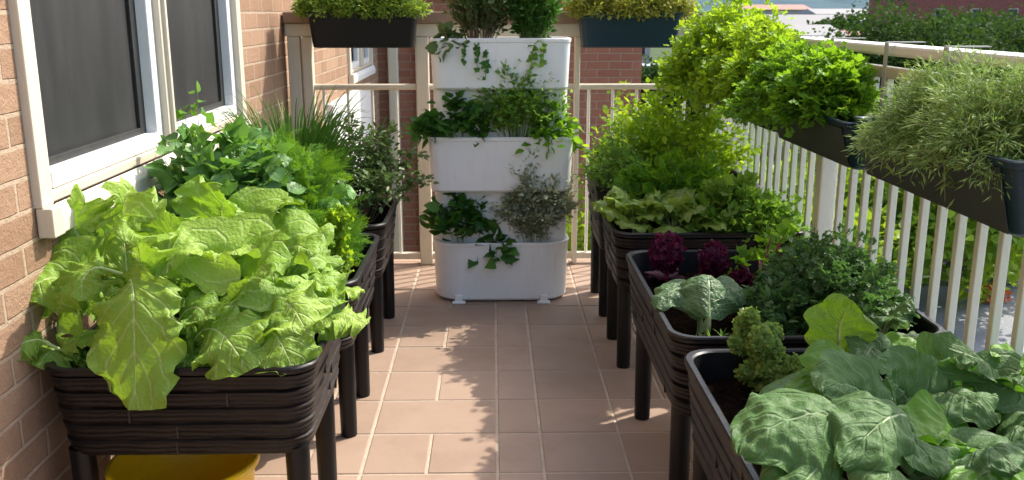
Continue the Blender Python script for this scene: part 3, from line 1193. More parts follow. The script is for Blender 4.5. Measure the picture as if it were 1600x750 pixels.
# leaf materials
L = {}
L['mustard'] = mat_leaf('mustard_leaf', [(0.125, 0.25, 0.020), (0.22, 0.37, 0.036), (0.33, 0.48, 0.07)], (0.34, 0.58, 0.025), 0.32, 0.5, 7.0, (0.46, 0.56, 0.22), 0.34, 0.6, 66, crinkle=0.5)
L['collard'] = mat_leaf('collard_leaf', [(0.052, 0.125, 0.030), (0.078, 0.170, 0.042), (0.125, 0.225, 0.066)], (0.12, 0.36, 0.03), 0.22, 0.55, 6.0, (0.17, 0.27, 0.12), 0.3, 0.7, 60, crinkle=.25)
L['collard_green'] = mat_leaf('young_collard_leaf', [(0.085, 0.24, 0.014), (0.17, 0.36, 0.026)], (0.20, 0.48, 0.02), 0.38, 0.42, 6.0, (0.2, 0.34, 0.08), 0.35, 0.42, 60)
L['romaine'] = mat_leaf('romaine_leaf', [(0.20, 0.38, 0.022), (0.26, 0.44, 0.03)], (0.32, 0.60, 0.02), 0.42, 0.4, 8.0, (0.52, 0.60, 0.20), 0.45, 0.8, 60, crinkle=.6)
L['broadleaf'] = mat_leaf('broad_bean_leaf', [(0.065, 0.19, 0.026), (0.12, 0.29, 0.045), (0.23, 0.40, 0.12)], (0.22, 0.46, 0.04), 0.3, 0.42, 6.0, (0.14, 0.26, 0.08), 0.55, 0.3, 60)
L['carrot'] = mat_leaf('carrot_top', [(0.055, 0.17, 0.012), (0.10, 0.25, 0.02), (0.15, 0.31, 0.028)], (0.26, 0.50, 0.02), 0.4, 0.5)
L['chive'] = mat_leaf('chive_blade', [(0.06, 0.16, 0.015), (0.11, 0.24, 0.03), (0.19, 0.31, 0.055)], (0.2, 0.38, 0.04), 0.3, 0.42)
L['olive'] = mat_leaf('olive_herb', [(0.05, 0.10, 0.026), (0.095, 0.15, 0.042), (0.16, 0.22, 0.085)], (0.15, 0.25, 0.05), 0.3, 0.45)
L['mint'] = mat_leaf('mint_leaf', [(0.03, 0.105, 0.016), (0.055, 0.16, 0.025), (0.09, 0.215, 0.04)], (0.14, 0.36, 0.03), 0.3, 0.4)
L['frilly'] = mat_leaf('frilly_herb', [(0.09, 0.23, 0.02), (0.17, 0.34, 0.045), (0.28, 0.45, 0.09)], (0.28, 0.48, 0.04), 0.38, 0.48)
L['thyme'] = mat_leaf('thyme_leaf', [(0.22, 0.255, 0.14), (0.37, 0.41, 0.25), (0.56, 0.59, 0.43)], (0.25, 0.32, 0.15), 0.25, 0.6)
L['sedum'] = mat_leaf('green_sedum', [(0.12, 0.22, 0.02), (0.20, 0.32, 0.04), (0.28, 0.38, 0.06)], (0.4, 0.52, 0.05), 0.3, 0.5)
L['sedum_y'] = mat_leaf('yellow_sedum', [(0.22, 0.25, 0.03), (0.32, 0.34, 0.05), (0.42, 0.40, 0.08)], (0.5, 0.5, 0.06), 0.3, 0.5)
L['bright'] = mat_leaf('bright_herb', [(0.13, 0.28, 0.014), (0.22, 0.40, 0.022), (0.34, 0.50, 0.04)], (0.50, 0.70, 0.02), 0.48, 0.48)
L['parsley'] = mat_leaf('parsley_leaf', [(0.05, 0.16, 0.010), (0.10, 0.26, 0.018), (0.19, 0.39, 0.038)], (0.34, 0.60, 0.02), 0.46, 0.45)
L['rosemary'] = mat_leaf('rosemary_needle', [(0.13, 0.235, 0.045), (0.225, 0.35, 0.085), (0.38, 0.50, 0.18)], (0.28, 0.42, 0.08), 0.3, 0.55)
L['lettuce'] = mat_leaf('butter_lettuce', [(0.15, 0.27, 0.03), (0.22, 0.35, 0.05), (0.29, 0.41, 0.08)], (0.42, 0.55, 0.06), 0.4, 0.42, 6.0, (0.42, 0.5, 0.2), 0.5, 0.4, 60)
L['purple'] = mat_leaf('purple_kale', [(0.05, 0.006, 0.027), (0.10, 0.011, 0.045), (0.17, 0.028, 0.08)], (0.26, 0.02, 0.08), 0.3, 0.4)
L['darkherb'] = mat_leaf('dark_parsley', [(0.03, 0.09, 0.022), (0.065, 0.155, 0.04), (0.17, 0.28, 0.12)], (0.14, 0.32, 0.05), 0.3, 0.4)  # palest leaf tone puts sunlit speckles into the colour
L['moss'] = mat_leaf('curly_kale', [(0.19, 0.33, 0.06), (0.27, 0.43, 0.095), (0.38, 0.52, 0.16)], (0.42, 0.60, 0.10), 0.46, 0.5)
L['savoy'] = mat_leaf('savoy_leaf', [(0.085, 0.175, 0.065), (0.11, 0.215, 0.08)], (0.2, 0.38, 0.08), 0.28, 0.42, 9.0, (0.36, 0.45, 0.28), 0.4, 0.7, 60, crinkle=1.0)
L['shrub'] = mat_leaf('shrub_leaf', [(0.09, 0.20, 0.014), (0.17, 0.30, 0.022), (0.28, 0.40, 0.04)], (0.42, 0.58, 0.02), 0.35, 0.5)
L['tree'] = mat_leaf('tree_leaf', [(0.018, 0.045, 0.012), (0.032, 0.07, 0.017), (0.055, 0.09, 0.024)], (0.10, 0.20, 0.02), 0.2, 0.7, spec=0.05)
L['stem'] = mat_paint('green_stem', (0.16, 0.26, 0.07), 0.45, 0.2, 30, 0.05, (0.25, 0.25, 0.12))
L['rose_stem'] = mat_paint('grey_green_stem', (0.20, 0.25, 0.10), 0.6, 0.2, 30, 0.05, (0.2, 0.15, 0.08))
L['pale_stem'] = mat_paint('pale_petiole', (0.42, 0.50, 0.22), 0.4, 0.15, 30, 0.05, (0.4, 0.42, 0.2))
L['rib'] = mat_paint('collard_rib', (0.24, 0.33, 0.15), 0.45, 0.15, 30, 0.05, (0.22, 0.26, 0.12))
L['woody'] = mat_paint('woody_stem', (0.20, 0.13, 0.075), 0.7, 0.3, 40, 0.2, (0.1, 0.07, 0.05))
L['red_stem'] = mat_paint('beet_stem', (0.20, 0.02, 0.045), 0.4, 0.2, 30, 0.05, (0.25, 0.12, 0.1))
L['bark'] = mat_paint('bark', (0.12, 0.085, 0.06), 0.9, 0.4, 12, 0.6, (0.05, 0.04, 0.03))


# ------------------------------------------------------------------ large leaves
def bez(a, b, c, t):
    return a * (1 - t) ** 2 + b * (2 * t * (1 - t)) + c * t * t


def big_leaf(mb, B, C, T, width, up, seed, kind='mustard', cup=0.25, ruffle=1.0, blister=1.0, twist=0.0, late=1.35, nu=42, nv=28):
    """one broad leaf along the midrib B-C-T; 'up' is the way its upper face looks"""
    B, C, T, up = Vector(B), Vector(C), Vector(T), Vector(up)
    rnd = random.Random(seed)
    ph = [rnd.uniform(0, 6.28) for _ in range(6)]
    length = (C - B).length + (T - C).length
    V, U, mid = [], [], []
    if kind == 'mustard': ruffle *= 1.6
    if kind == 'collard': blister *= 2.0
    elif kind == 'romaine': blister *= 1.6
    nveins = {'mustard': 7.0, 'collard': 6.0, 'romaine': 8.0, 'savoy': 9.0}[kind]
    for i in range(nu + 1):
        u = i / nu
        p = bez(B, C, T, u)
        tg = ((C - B) * (1 - u) + (T - C) * u).normalized()
        sd = tg.cross(up)
        sd = sd.normalized() if sd.length > 1e-5 else tg.orthogonal().normalized()
        nr = sd.cross(tg).normalized()
        if twist:
            q = Matrix.Rotation(twist * (u - 0.3), 3, tg)
            sd, nr = q @ sd, q @ nr
        if kind == 'collard':
            w = (math.sin(math.pi * (0.02 + 0.97 * u) ** 0.78)) ** 0.62
        elif kind == 'romaine':
            w = (math.sin(math.pi * (0.03 + 0.94 * u) ** 1.15)) ** 0.65
        elif kind == 'savoy':
            w = (math.sin(math.pi * (0.03 + 0.95 * u) ** 0.9)) ** 0.6
        else:
            w = (math.sin(math.pi * (0.05 + 0.91 * u) ** late)) ** 0.5
        for j in range(nv + 1):
            v = -1 + 2 * j / nv
            sgn = 0 if v < 0 else 1
            lob = 1.0
            if kind == 'mustard':
                lob = 1 + 0.06 * math.sin(u * 13 + ph[sgn]) + 0.10 * mnoise.noise(Vector((u * 12, seed * 1.7, sgn * 9))) + 0.045 * math.sin(u * 52 + ph[sgn + 2]) + 0.03 * math.sin(u * 87 + ph[sgn + 1])
            elif kind == 'collard':
                lob = 1 + 0.05 * math.sin(u * 11 + ph[sgn]) + 0.03 * mnoise.noise(Vector((u * 14, seed * 1.7, sgn * 9)))
            else:
                lob = 1 + 0.04 * math.sin(u * 17 + ph[sgn]) + 0.05 * mnoise.noise(Vector((u * 16, seed, sgn * 7)))
            hw = width * 0.5 * w * (1 + (lob - 1) * abs(v))
            av = abs(v)
            x = hw * v
            # cross section curls downward (cup > 0) with a crease at the midrib
            z = -cup * hw * (av ** 1.8) + 0.10 * hw * (av ** 0.7) * (1 - av)
            # wavy margin
            z += ruffle * width * (av ** 2.2) * (0.075 * math.sin(u * 19 + ph[sgn]) + 0.045 * math.sin(u * 33 + ph[sgn + 2] + v) + 0.05 * mnoise.noise(Vector((u * 7, v * 2, seed))))
            x += ruffle * width * 0.05 * av ** 2 * math.sin(u * 23 + ph[sgn + 3]) * (1 if v > 0 else -1)
            if kind == 'mustard':
                z += width * av ** 3 * (0.05 * math.sin(u * 58 + ph[sgn] * 2) + 0.045 * math.sin(u * 83 + ph[sgn + 1]))
                z += width * 0.030 * mnoise.noise(Vector((u * length * 60, v * width * 32, seed * 5.1))) * (0.3 + av)
            # quilted surface between side veins
            s = u * nveins - av * nveins * 0.33
            z += blister * width * 0.014 * (1 - abs(2 * (s % 1.0) - 1) ** 2.0 if False else math.cos(2 * math.pi * (s - 0.5)) * -1) * (0.25 + av) * (1.05 - av) * -1
            z += blister * width * 0.022 * mnoise.noise(Vector((u * length * 38, v * width * 19, seed * 2.1)))
            z += width * 0.05 * mnoise.noise(Vector((u * 3.1, v * 1.6, seed * 3.3)))
            V.append(p + sd * x + nr * z)
            if j == nv // 2: mid.append((V[-1], nr))
            U.append((u, 0.5 + 0.5 * v))
    F = []
    for i in range(nu):
        for j in range(nv):
            a = i * (nv + 1) + j
            F.append((a, a + 1, a + nv + 2, a + nv + 1))
    mb.add(V, F, True, U)
    return mid


def petiole(mb, a, b, c, r0, r1, n=8):
    a, b, c = Vector(a), Vector(b), Vector(c)
    pts = [bez(a, b, c, k / n) for k in range(n + 1)]
    mb.tube(pts, [r0 + (r1 - r0) * k / n for k in range(n + 1)], 7)


def leafy(name, base, label, cat, leaf_mat, stem_mat, leaves, group=None, kind='mustard', root=None, pet=(0.006, 0.004)):
    """leaves: dicts with B, C, T (midrib), w, up and options; petioles run from the root to each B"""
    t = thing(name, base, label, cat, group)
    off = Vector(base)
    lm, sm = MB(), MB()
    for i, s in enumerate(leaves):
        s = dict(s)
        B, C, T = s.pop('B') - off, s.pop('C') - off, s.pop('T') - off
        w, up = s.pop('w'), s.pop('up')
        rt = s.pop('root', None)
        knd = s.pop('kind', kind)
        seed = s.pop('seed', i * 7 + len(name))
        pt = s.pop('petiole', True)
        mid = big_leaf(lm, B, C, T, w, up, seed, knd, **s)
        # rib raised along the underside and a stalk down to the crown
        k_end = int(len(mid) * 0.80)
        rr = [pet[1] * (1 - 0.88 * k / k_end) for k in range(0, k_end, 3)]
        rib = [mid[k][0] - mid[k][1] * (r_ * 0.55) for k, r_ in zip(range(0, k_end, 3), rr)]
        sm.tube(rib, rr, 7)
        if pt:
            r = (rt - off) if rt is not None else Vector((random.uniform(-.02, .02), random.uniform(-.02, .02), 0))
            d = (C - B).normalized()
            petiole(sm, r, B - d * (B - r).length * 0.5, B + d * 0.004, pet[0], pet[1])
    lo = lm.build('foliage', leaf_mat, t, sharp=180)
    sm.build('stems', stem_mat, t)
    return t


def rosette(c, n, length, width, z, seed, tilt=(0.2, 1.2), droop=0.5, out=0.05, ang0=0.0, span=2 * math.pi):
    """leaf dicts round a crown, inner ones upright, outer ones lying out"""
    rnd = random.Random(seed)
    L_ = []
    c = Vector((c[0], c[1], z))
    for i in range(n):
        k = i / max(1, n - 1)
        a = ang0 + (i * 2.39996 % (2 * math.pi)) / (2 * math.pi) * span + rnd.uniform(-.2, .2)
        el = tilt[1] + (tilt[0] - tilt[1]) * k + rnd.uniform(-.12, .12)      # inner first: upright
        d = Vector((math.cos(a), math.sin(a), 0))
        ln = length * rnd.uniform(0.8, 1.15) * (0.75 + 0.4 * k)
        B = c + d * (out * (0.4 + k)) + Vector((0, 0, 0.02 + 0.09 * math.sin(el)))
        ax = d * math.cos(el) + Vector((0, 0, math.sin(el)))
        C = B + ax * ln * 0.6
        T = C + (d * (0.6 + 0.3 * k) + Vector((0, 0, math.sin(el) * 0.4 - droop * (0.35 + k)))).normalized() * ln * 0.5
        up = Vector((0, 0, math.cos(el))) - d * math.sin(el)
        L_.append(dict(B=B, C=C, T=T, w=width * rnd.uniform(0.8, 1.15), up=up + Vector((rnd.uniform(-.2, .2), rnd.uniform(-.2, .2), 0)), cup=rnd.uniform(0.0, 0.4), seed=seed * 31 + i, root=c + Vector((rnd.uniform(-.02, .02), rnd.uniform(-.02, .02), 0))))
    return L_


exec_marks = None
Z = Vector((0, 0, 1))
TOCAM = Vector((0.25, -0.8, 0.5))


def lf(b, c, t, w, up=(0, -0.6, 0.8), root=None, **k):
    return dict(B=at(*b), C=at(*c), T=at(*t), w=w, up=up, **({'root': Vector(root)} if root else {}), **k)


# --- mustard greens in the nearest left planter
ZS = 0.48
r1, r2, r3 = (-0.93, 2.34, ZS), (-0.74, 2.36, ZS), (-0.56, 2.38, ZS)
G = 'mustard greens in the nearest left planter'
left = [
    lf((150, 425, 2.33), (118, 350, 2.42), (92, 330, 2.36), 0.25, (0.1, -0.9, 0.35), r1, cup=-0.15, seed=1),
    lf((140, 480, 2.30), (90, 395, 2.28), (40, 470, 2.18), 0.24, (-0.2, -0.8, 0.6), r1, seed=2),
    lf((72, 535, 2.16), (45, 520, 2.13), (12, 556, 2.10), 0.085, (0, -0.7, 0.7), (-0.80, 2.16, ZS), seed=3, cup=.4),
    lf((110, 560, 2.25), (95, 520, 2.2), (60, 575, 2.13), 0.15, (0, -0.7, 0.7), r1, seed=4),
    lf((200, 440, 2.42), (190, 330, 2.50), (178, 322, 2.40), 0.20, (0.4, -0.8, 0.3), r1, seed=5, cup=.3),
    lf((165, 420, 2.22), (120, 410, 2.2), (130, 470, 2.14), 0.17, (-0.1, -0.6, 0.8), r1, seed=6),
    lf((190, 560, 2.2), (215, 500, 2.16), (175, 590, 2.10), 0.16, (0, -0.8, 0.5), r1, seed=7),
    lf((90, 500, 2.45), (60, 400, 2.5), (40, 420, 2.5), 0.2, (0.3, -0.8, 0.4), r1, seed=8),
]
leafy('mustard_plant', r1, 'mustard plant by the brick wall with upright crinkled leaves and one small low leaf', 'plant', L['mustard'], L['pale_stem'], left + rosette(r1, 9, .17, .13, ZS + .06, 301, (.3, 1.3), .6, .05), G)
midl = [
    lf((196, 452, 2.20), (214, 380, 2.09), (212, 640, 2.045), 0.215, (0.0, -1, 0.5), r2, cup=0.22, ruffle=0.6, seed=21, late=2.1),
    lf((232, 450, 2.22), (200, 330, 2.20), (185, 345, 2.12), 0.17, (-0.5, -0.8, 0.4), r2, seed=22, cup=.5, ruffle=1.2),
    lf((260, 470, 2.35), (262, 380, 2.45), (270, 335, 2.40), 0.19, (0.2, -0.8, 0.4), r2, seed=23),
    lf((335, 420, 2.50), (345, 330, 2.56), (350, 305, 2.48), 0.24, (0.0, -0.9, 0.35), r2, cup=-0.2, seed=24),
    lf((325, 470, 2.28), (325, 380, 2.30), (315, 395, 2.20), 0.20, (0.2, -0.8, 0.5), r2, seed=25),
    lf((300, 540, 2.18), (330, 470, 2.14), (388, 580, 2.08), 0.19, (0.1, -0.8, 0.6), r2, seed=26, late=1.7),
    lf((280, 500, 2.18), (310, 460, 2.15), (325, 500, 2.11), 0.11, (0.1, -0.7, 0.7), r2, seed=27),
    lf((290, 545, 2.24), (300, 520, 2.18), (285, 590, 2.11), 0.19, (0, -0.8, 0.5), r2, seed=28),
    lf((240, 400, 2.48), (225, 340, 2.6), (240, 330, 2.6), 0.19, (0.2, -0.8, 0.4), r2, seed=29),
    lf((230, 560, 2.26), (240, 520, 2.2), (260, 580, 2.12), 0.16, (0, -0.8, 0.5), r2, seed=30),
]
leafy('mustard_plant', r2, 'mustard plant with one long leaf hanging over the planter front', 'plant', L['mustard'], L['pale_stem'], midl + rosette(r2, 9, .18, .13, ZS + .07, 302, (.3, 1.3), .6, .05), G)
rgt = [
    lf((400, 430, 2.55), (405, 330, 2.58), (425, 345, 2.48), 0.22, (0.1, -0.8, 0.5), r3, seed=41),
    lf((430, 450, 2.46), (440, 350, 2.50), (490, 400, 2.40), 0.22, (0.3, -0.7, 0.6), r3, seed=42),
    lf((440, 480, 2.40), (475, 400, 2.42), (520, 480, 2.34), 0.20, (0.5, -0.6, 0.6), r3, seed=43),
    lf((400, 470, 2.30), (400, 390, 2.28), (420, 430, 2.18), 0.21, (0.1, -0.8, 0.6), r3, seed=44),
    lf((410, 510, 2.26), (440, 430, 2.24), (480, 520, 2.16), 0.20, (0.3, -0.7, 0.6), r3, seed=45),
    lf((400, 540, 2.2), (420, 480, 2.16), (460, 580, 2.10), 0.20, (0.2, -0.8, 0.5), r3, seed=46),
    lf((460, 500, 2.38), (500, 450, 2.36), (525, 530, 2.30), 0.16, (0.5, -0.6, 0.6), r3, seed=47),
    lf((380, 540, 2.24), (370, 480, 2.2), (350, 560, 2.13), 0.17, (0, -0.8, 0.5), r3, seed=48),
    lf((370, 420, 2.36), (380, 360, 2.38), (365, 400, 2.26), 0.19, (0, -0.8, 0.5), r3, seed=49),
    lf((460, 420, 2.56), (480, 370, 2.6), (510, 440, 2.56), 0.18, (0.4, -0.6, 0.6), r3, seed=50),
]
leafy('mustard_plant', r3, 'mustard plant nearest the walkway with a dome of overlapping pale leaves', 'plant', L['mustard'], L['pale_stem'], rgt + rosette(r3, 14, .145, .12, ZS + .08, 303, (.3, 1.3), .6, .07), G)

# --- collards and neighbours in the nearest right planter
G = 'collards in the nearest right planter'
c1, c2, c3 = (0.88, 1.62, ZS), (0.98, 1.88, ZS), (0.80, 1.95, ZS)
col1 = [
    lf((1345, 668, 1.56), (1240, 615, 1.53), (1158, 712, 1.46), 0.225, (-0.05, -0.45, 0.95), c1, cup=0.5, ruffle=.25, seed=61),
    lf((1420, 660, 1.60), (1395, 620, 1.54), (1315, 728, 1.44), 0.18, (0.1, -0.5, 0.9), c1, cup=0.35, ruffle=.8, seed=62),
    lf((1375, 655, 1.70), (1330, 570, 1.72), (1285, 615, 1.64), 0.165, (-0.2, -0.7, 0.7), c1, cup=0.3, ruffle=.5, seed=63),
    lf((1405, 700, 1.60), (1420, 665, 1.55), (1470, 745, 1.45), 0.17, (0.2, -0.5, 0.9), c1, cup=0.1, ruffle=.8, seed=64),
    lf((1380, 740, 1.52), (1395, 700, 1.48), (1380, 790, 1.38), 0.16, (0, -0.6, 0.8), c1, seed=65, ruffle=.5),
    lf((1300, 740, 1.5), (1270, 715, 1.46), (1230, 800, 1.38), 0.2, (0, -0.5, 0.9), c1, seed=66, ruffle=.4),
    lf((1500, 720, 1.6), (1540, 670, 1.56), (1590, 740, 1.48), 0.18, (0.1, -0.5, 0.8), c1, seed=67, ruffle=.6),
]
leafy('collard_plant', c1, 'grey green collard plant nearest the viewer with broad cupped leaves', 'plant', L['collard'], L['rib'], col1, G, 'collard', pet=(0.007, 0.005))
col2 = [
    lf((1440, 660, 1.78), (1400, 590, 1.84), (1380, 590, 1.75), 0.20, (0.0, -0.75, 0.6), c2, cup=-0.1, ruffle=.4, seed=71),
    lf((1470, 650, 1.84), (1500, 545, 1.92), (1520, 570, 1.80), 0.18, (0.0, -0.7, 0.7), c2, cup=0.4, ruffle=.8, blister=2.2, seed=72),
    lf((1465, 625, 1.80), (1490, 590, 1.74), (1555, 665, 1.66), 0.19, (0.1, -0.6, 0.9), c2, cup=0.3, ruffle=.6, seed=73),
    lf((1530, 640, 1.9), (1570, 560, 1.9), (1590, 600, 1.8), 0.16, (0, -0.7, 0.7), c2, seed=74, ruffle=.6),
    lf((1430, 600, 2.05), (1420, 550, 2.1), (1400, 560, 2.0), 0.18, (0, -0.6, 0.8), c2, seed=75, ruffle=.5),
    lf((1500, 600, 2.08), (1450, 540, 2.1), (1400, 555, 2.05), 0.17, (0, -0.5, 0.9), c2, seed=76, ruffle=.5),
    lf((1550, 620, 2.05), (1590, 560, 2.0), (1640, 600, 1.95), 0.2, (0, -0.5, 0.9), c2, seed=77, ruffle=.5),
    lf((1560, 690, 1.75), (1600, 640, 1.7), (1650, 700, 1.62), 0.2, (0, -0.5, 0.9), c2, seed=78, ruffle=.5),
    lf((1340, 600, 2.0), (1250, 570, 1.95), (1170, 650, 1.84), 0.13, (-0.3, -0.4, 0.9), (0.72, 2.0, ZS), seed=79, ruffle=.3, cup=.5),
    lf((1360, 560, 2.02), (1370, 520, 2.05), (1345, 575, 1.92), 0.12, (0, -0.6, 0.8), c2, seed=80, ruffle=.4),
]
leafy('collard_plant', c2, 'collard plant by the railing with a quilted upright leaf among grey green leaves', 'plant', L['collard'], L['rib'], col2, G, 'collard', pet=(0.007, 0.005))
col3 = [
    lf((1490, 700, 1.66), (1470, 640, 1.64), (1440, 730, 1.55), 0.17, (-0.1, -0.5, 0.8), (0.92, 1.7, ZS), cup=-.2, ruffle=.6, seed=91),
    lf((1330, 565, 1.98), (1280, 590, 1.9), (1225, 655, 1.80), 0.12, (-0.2, -0.5, 0.9), (0.76, 1.98, ZS), ruffle=.9, seed=92),
    lf((1330, 590, 1.92), (1290, 540, 1.92), (1305, 600, 1.82), 0.14, (-0.2, -0.6, 0.8), (0.76, 1.98, ZS), ruffle=.9, seed=93),
    lf((1570, 660, 1.86), (1585, 590, 1.9), (1600, 580, 1.84), 0.15, (0, -0.8, 0.5), (1.02, 1.86, ZS), ruffle=.9, seed=94),
    lf((1420, 575, 2.10), (1470, 540, 2.12), (1530, 560, 2.1), 0.11, (0, -0.5, 0.9), (0.98, 2.1, ZS), ruffle=1.2, seed=95),
    lf((1520, 700, 1.66), (1560, 690, 1.6), (1590, 770, 1.5), 0.15, (0, -0.5, 0.9), (0.98, 1.66, ZS), ruffle=.8, seed=96),
    lf((1540, 590, 2.1), (1570, 550, 2.1), (1600, 590, 2.05), 0.13, (0.1, -0.5, 0.9), (1.05, 2.1, ZS), ruffle=1.2, seed=97),
    lf((1400, 660, 1.9), (1380, 640, 1.85), (1360, 690, 1.75), 0.16, (0.1, -0.5, 0.9), (0.86, 1.9, ZS), ruffle=.8, seed=98),
    lf((1565, 640, 1.95), (1572, 565, 1.98), (1560, 560, 1.90), 0.13, (-.1, -0.8, 0.5), None, ruffle=.8, seed=203),
    lf((1480, 690, 1.72), (1465, 655, 1.66), (1420, 690, 1.58), 0.12, (-.1, -0.5, 0.9), None, ruffle=.9, seed=204, cup=-.3),
    lf((1330, 560, 2.06), (1400, 530, 2.08), (1470, 555, 2.05), 0.11, (0, -0.5, 0.9), None, ruffle=1.2, seed=205),
    lf((1560, 740, 1.6), (1540, 720, 1.52), (1500, 780, 1.42), 0.16, (0.1, -0.5, 0.9), (0.95, 1.6, ZS), ruffle=.8, seed=99),
]
leafy('leaf_beet_plant', (0.90, 1.86, ZS), 'bright green leaf beet plant filling the gaps between the collard leaves', 'plant', L['collard_green'], L['rib'], [{k: v for k, v in d.items() if k != 'root'} for d in col3], None, 'collard', pet=(0.005, 0.004))
leafy('romaine_plant', (0.80, 2.06, ZS), 'upright yellow green lettuce leaf glowing behind the collards', 'plant', L['romaine'], L['pale_stem'],
      [lf((1318, 580, 2.03), (1300, 505, 2.08), (1332, 470, 2.06), 0.165, (-0.15, -0.95, 0.25), (0.80, 2.06, ZS), cup=-.15, ruffle=.8, seed=101),
       lf((1300, 600, 2.02), (1275, 590, 1.97), (1240, 640, 1.90), 0.10, (-0.2, -0.6, 0.7), (0.80, 2.06, ZS), ruffle=.9, seed=102)], None, 'romaine', pet=(0.006, 0.005))


# --- curly kale leaning out between the two right planters
def frill(name, label, mat, path, wid, n, size, seed, sm, tpls=('curl', 'curl2'), thick=0.03, cat='plant'):
    rng = np.random.default_rng(seed)
    pts = [np.array(p) for p in path]
    t = thing(name, tuple(path[0]), label, cat)
    cl = Cloud()
    k = rng.random(n)
    P, N = [], []
    nl = 46
    lump = rng.normal(0, 1, (nl, 3)) * np.array([.9, .7, .6]); lu = rng.random(nl); lr = rng.uniform(.22, .55, nl)
    for u in k:
        li = rng.integers(0, nl)
        u = lu[li]
        x = u * (len(pts) - 1)
        i = min(int(x), len(pts) - 2)
        f = x - i
        c = pts[i] * (1 - f) + pts[i + 1] * f
        w = np.interp(u, [0, .25, .7, 1], wid)
        d = rng.normal(0, 1, 3); d /= np.linalg.norm(d)
        d[1] = -abs(d[1]) if rng.random() < .5 else d[1]
        P.append(c + lump[li] * w * .55 + d * w * lr[li] * rng.uniform(.6, 1.15))
        N.append(d * np.array([1, 1.2, 1.2]) + rng.normal(0, .35, 3))
    P, N = np.array(P), np.array(N)
    A = rng.normal(0, 1, P.shape) + np.array([0, 0, -.3])
    w_ = rng.integers(0, len(tpls), n)
    for j, nm in enumerate(tpls):
        q = w_ == j
        cl.scatter(T1[nm], P[q], A[q], N[q], size * rng.uniform(.6, 1.3, q.sum()))
    off = np.array(path[0])
    core = MB()
    uu = np.linspace(0, 1, 9)
    cp = [np.array([np.interp(u * (len(pts) - 1), range(len(pts)), [p[i] for p in pts]) for i in range(3)]) for u in uu]
    core.tube([Vector(p - off) for p in cp], [float(np.interp(u, [0, .25, .7, 1], wid)) * .16 for u in uu], 10)
    core.build('core_fill', mat, t)  # added core tube, keeps the inside of the frills from going dark
    cl.build('foliage', mat, t)
    m = MB()
    m.tube([Vector(p - off) for p in pts], [0.006] * len(pts), 6)
    m.build('stems', sm, t)
    return t


frill('curly_kale_plant', 'pale green curly kale leaning out over the planter soil', L['moss'],
      [at(1235, 610, 2.10) + Vector((0, 0, -0.06)), at(1215, 590, 2.10), at(1190, 545, 2.13), at(1158, 482, 2.18)], [0.062, 0.066, 0.052, 0.030], 8500, 0.0125, 5, L['pale_stem'])
plant('herb_sprig', (0.60, 2.36), 'thin yellow green sprig crossing the rim beside the curly kale', 'plant', L['frilly'], L['stem'],
      [dict(z0=0.48, rx=0.10, ry=0.05, h=0.10, n=9, per=16, twig=.012, tpl='slim', size=0.02, tmin=.3)], seed=4)

# --- second right planter: drooping cabbage leaf, purple kale, dark parsley
z2 = 0.48
cb = (0.60, 2.56, z2)
leafy('cabbage_plant', cb, 'pale ribbed cabbage leaf drooping over the planter soil', 'plant', L['savoy'], L['rib'],
      [lf((1108, 498, 2.46), (1108, 425, 2.52), (1105, 432, 2.60), 0.22, (0.0, -0.9, 0.8), cb, cup=.75, ruffle=.5, seed=111, kind='savoy'),
       lf((1085, 470, 2.58), (1060, 425, 2.58), (1028, 482, 2.50), 0.13, (-0.3, -0.5, 0.8), cb, cup=.5, ruffle=.7, seed=112, kind='savoy'),
       lf((1120, 470, 2.6), (1140, 425, 2.6), (1165, 475, 2.55), 0.12, (0.3, -0.5, 0.8), cb, cup=.5, ruffle=.7, seed=113, kind='savoy')], None, 'savoy', pet=(0.010, 0.006))


def kale_head(x, y, z, r, h, seed, label, group):
    rng = np.random.default_rng(seed)
    t = thing('purple_kale_plant', (x, y, z), label, 'plant', group)
    cl = Cloud()
    n = 420
    d = rng.normal(0, 1, (n, 3)); d /= np.linalg.norm(d, axis=1, keepdims=True)
    P = np.array([x, y, z + h]) + d * np.array([r, r, r * 1.4]) * rng.uniform(.75, 1.05, (n, 1))
    cl.scatter(T1['curl'], P, rng.normal(0, 1, (n, 3)) + np.array([0, 0, .6]), d + rng.normal(0, .3, (n, 3)), 0.022 * rng.uniform(.7, 1.4, n))
    k = 26
    a = rng.uniform(0, 6.28, k)
    dd = np.stack([np.cos(a), np.sin(a), np.full(k, .5)], 1)
    cl.scatter(T1['broad'], np.array([x, y, z + h * .25]) + dd * .012, dd, np.stack([-np.cos(a) * .4, -np.sin(a) * .4, np.ones(k)], 1), 0.06 * rng.uniform(.7, 1.2, k))
    cl.build('foliage', L['purple'], t)
    m = MB()
    m.tube([(0, 0, -.01), (0.004, 0, h * .5), (0, 0, h)], [0.009, 0.008, 0.007], 8)
    m.build('stems', L['red_stem'], t)


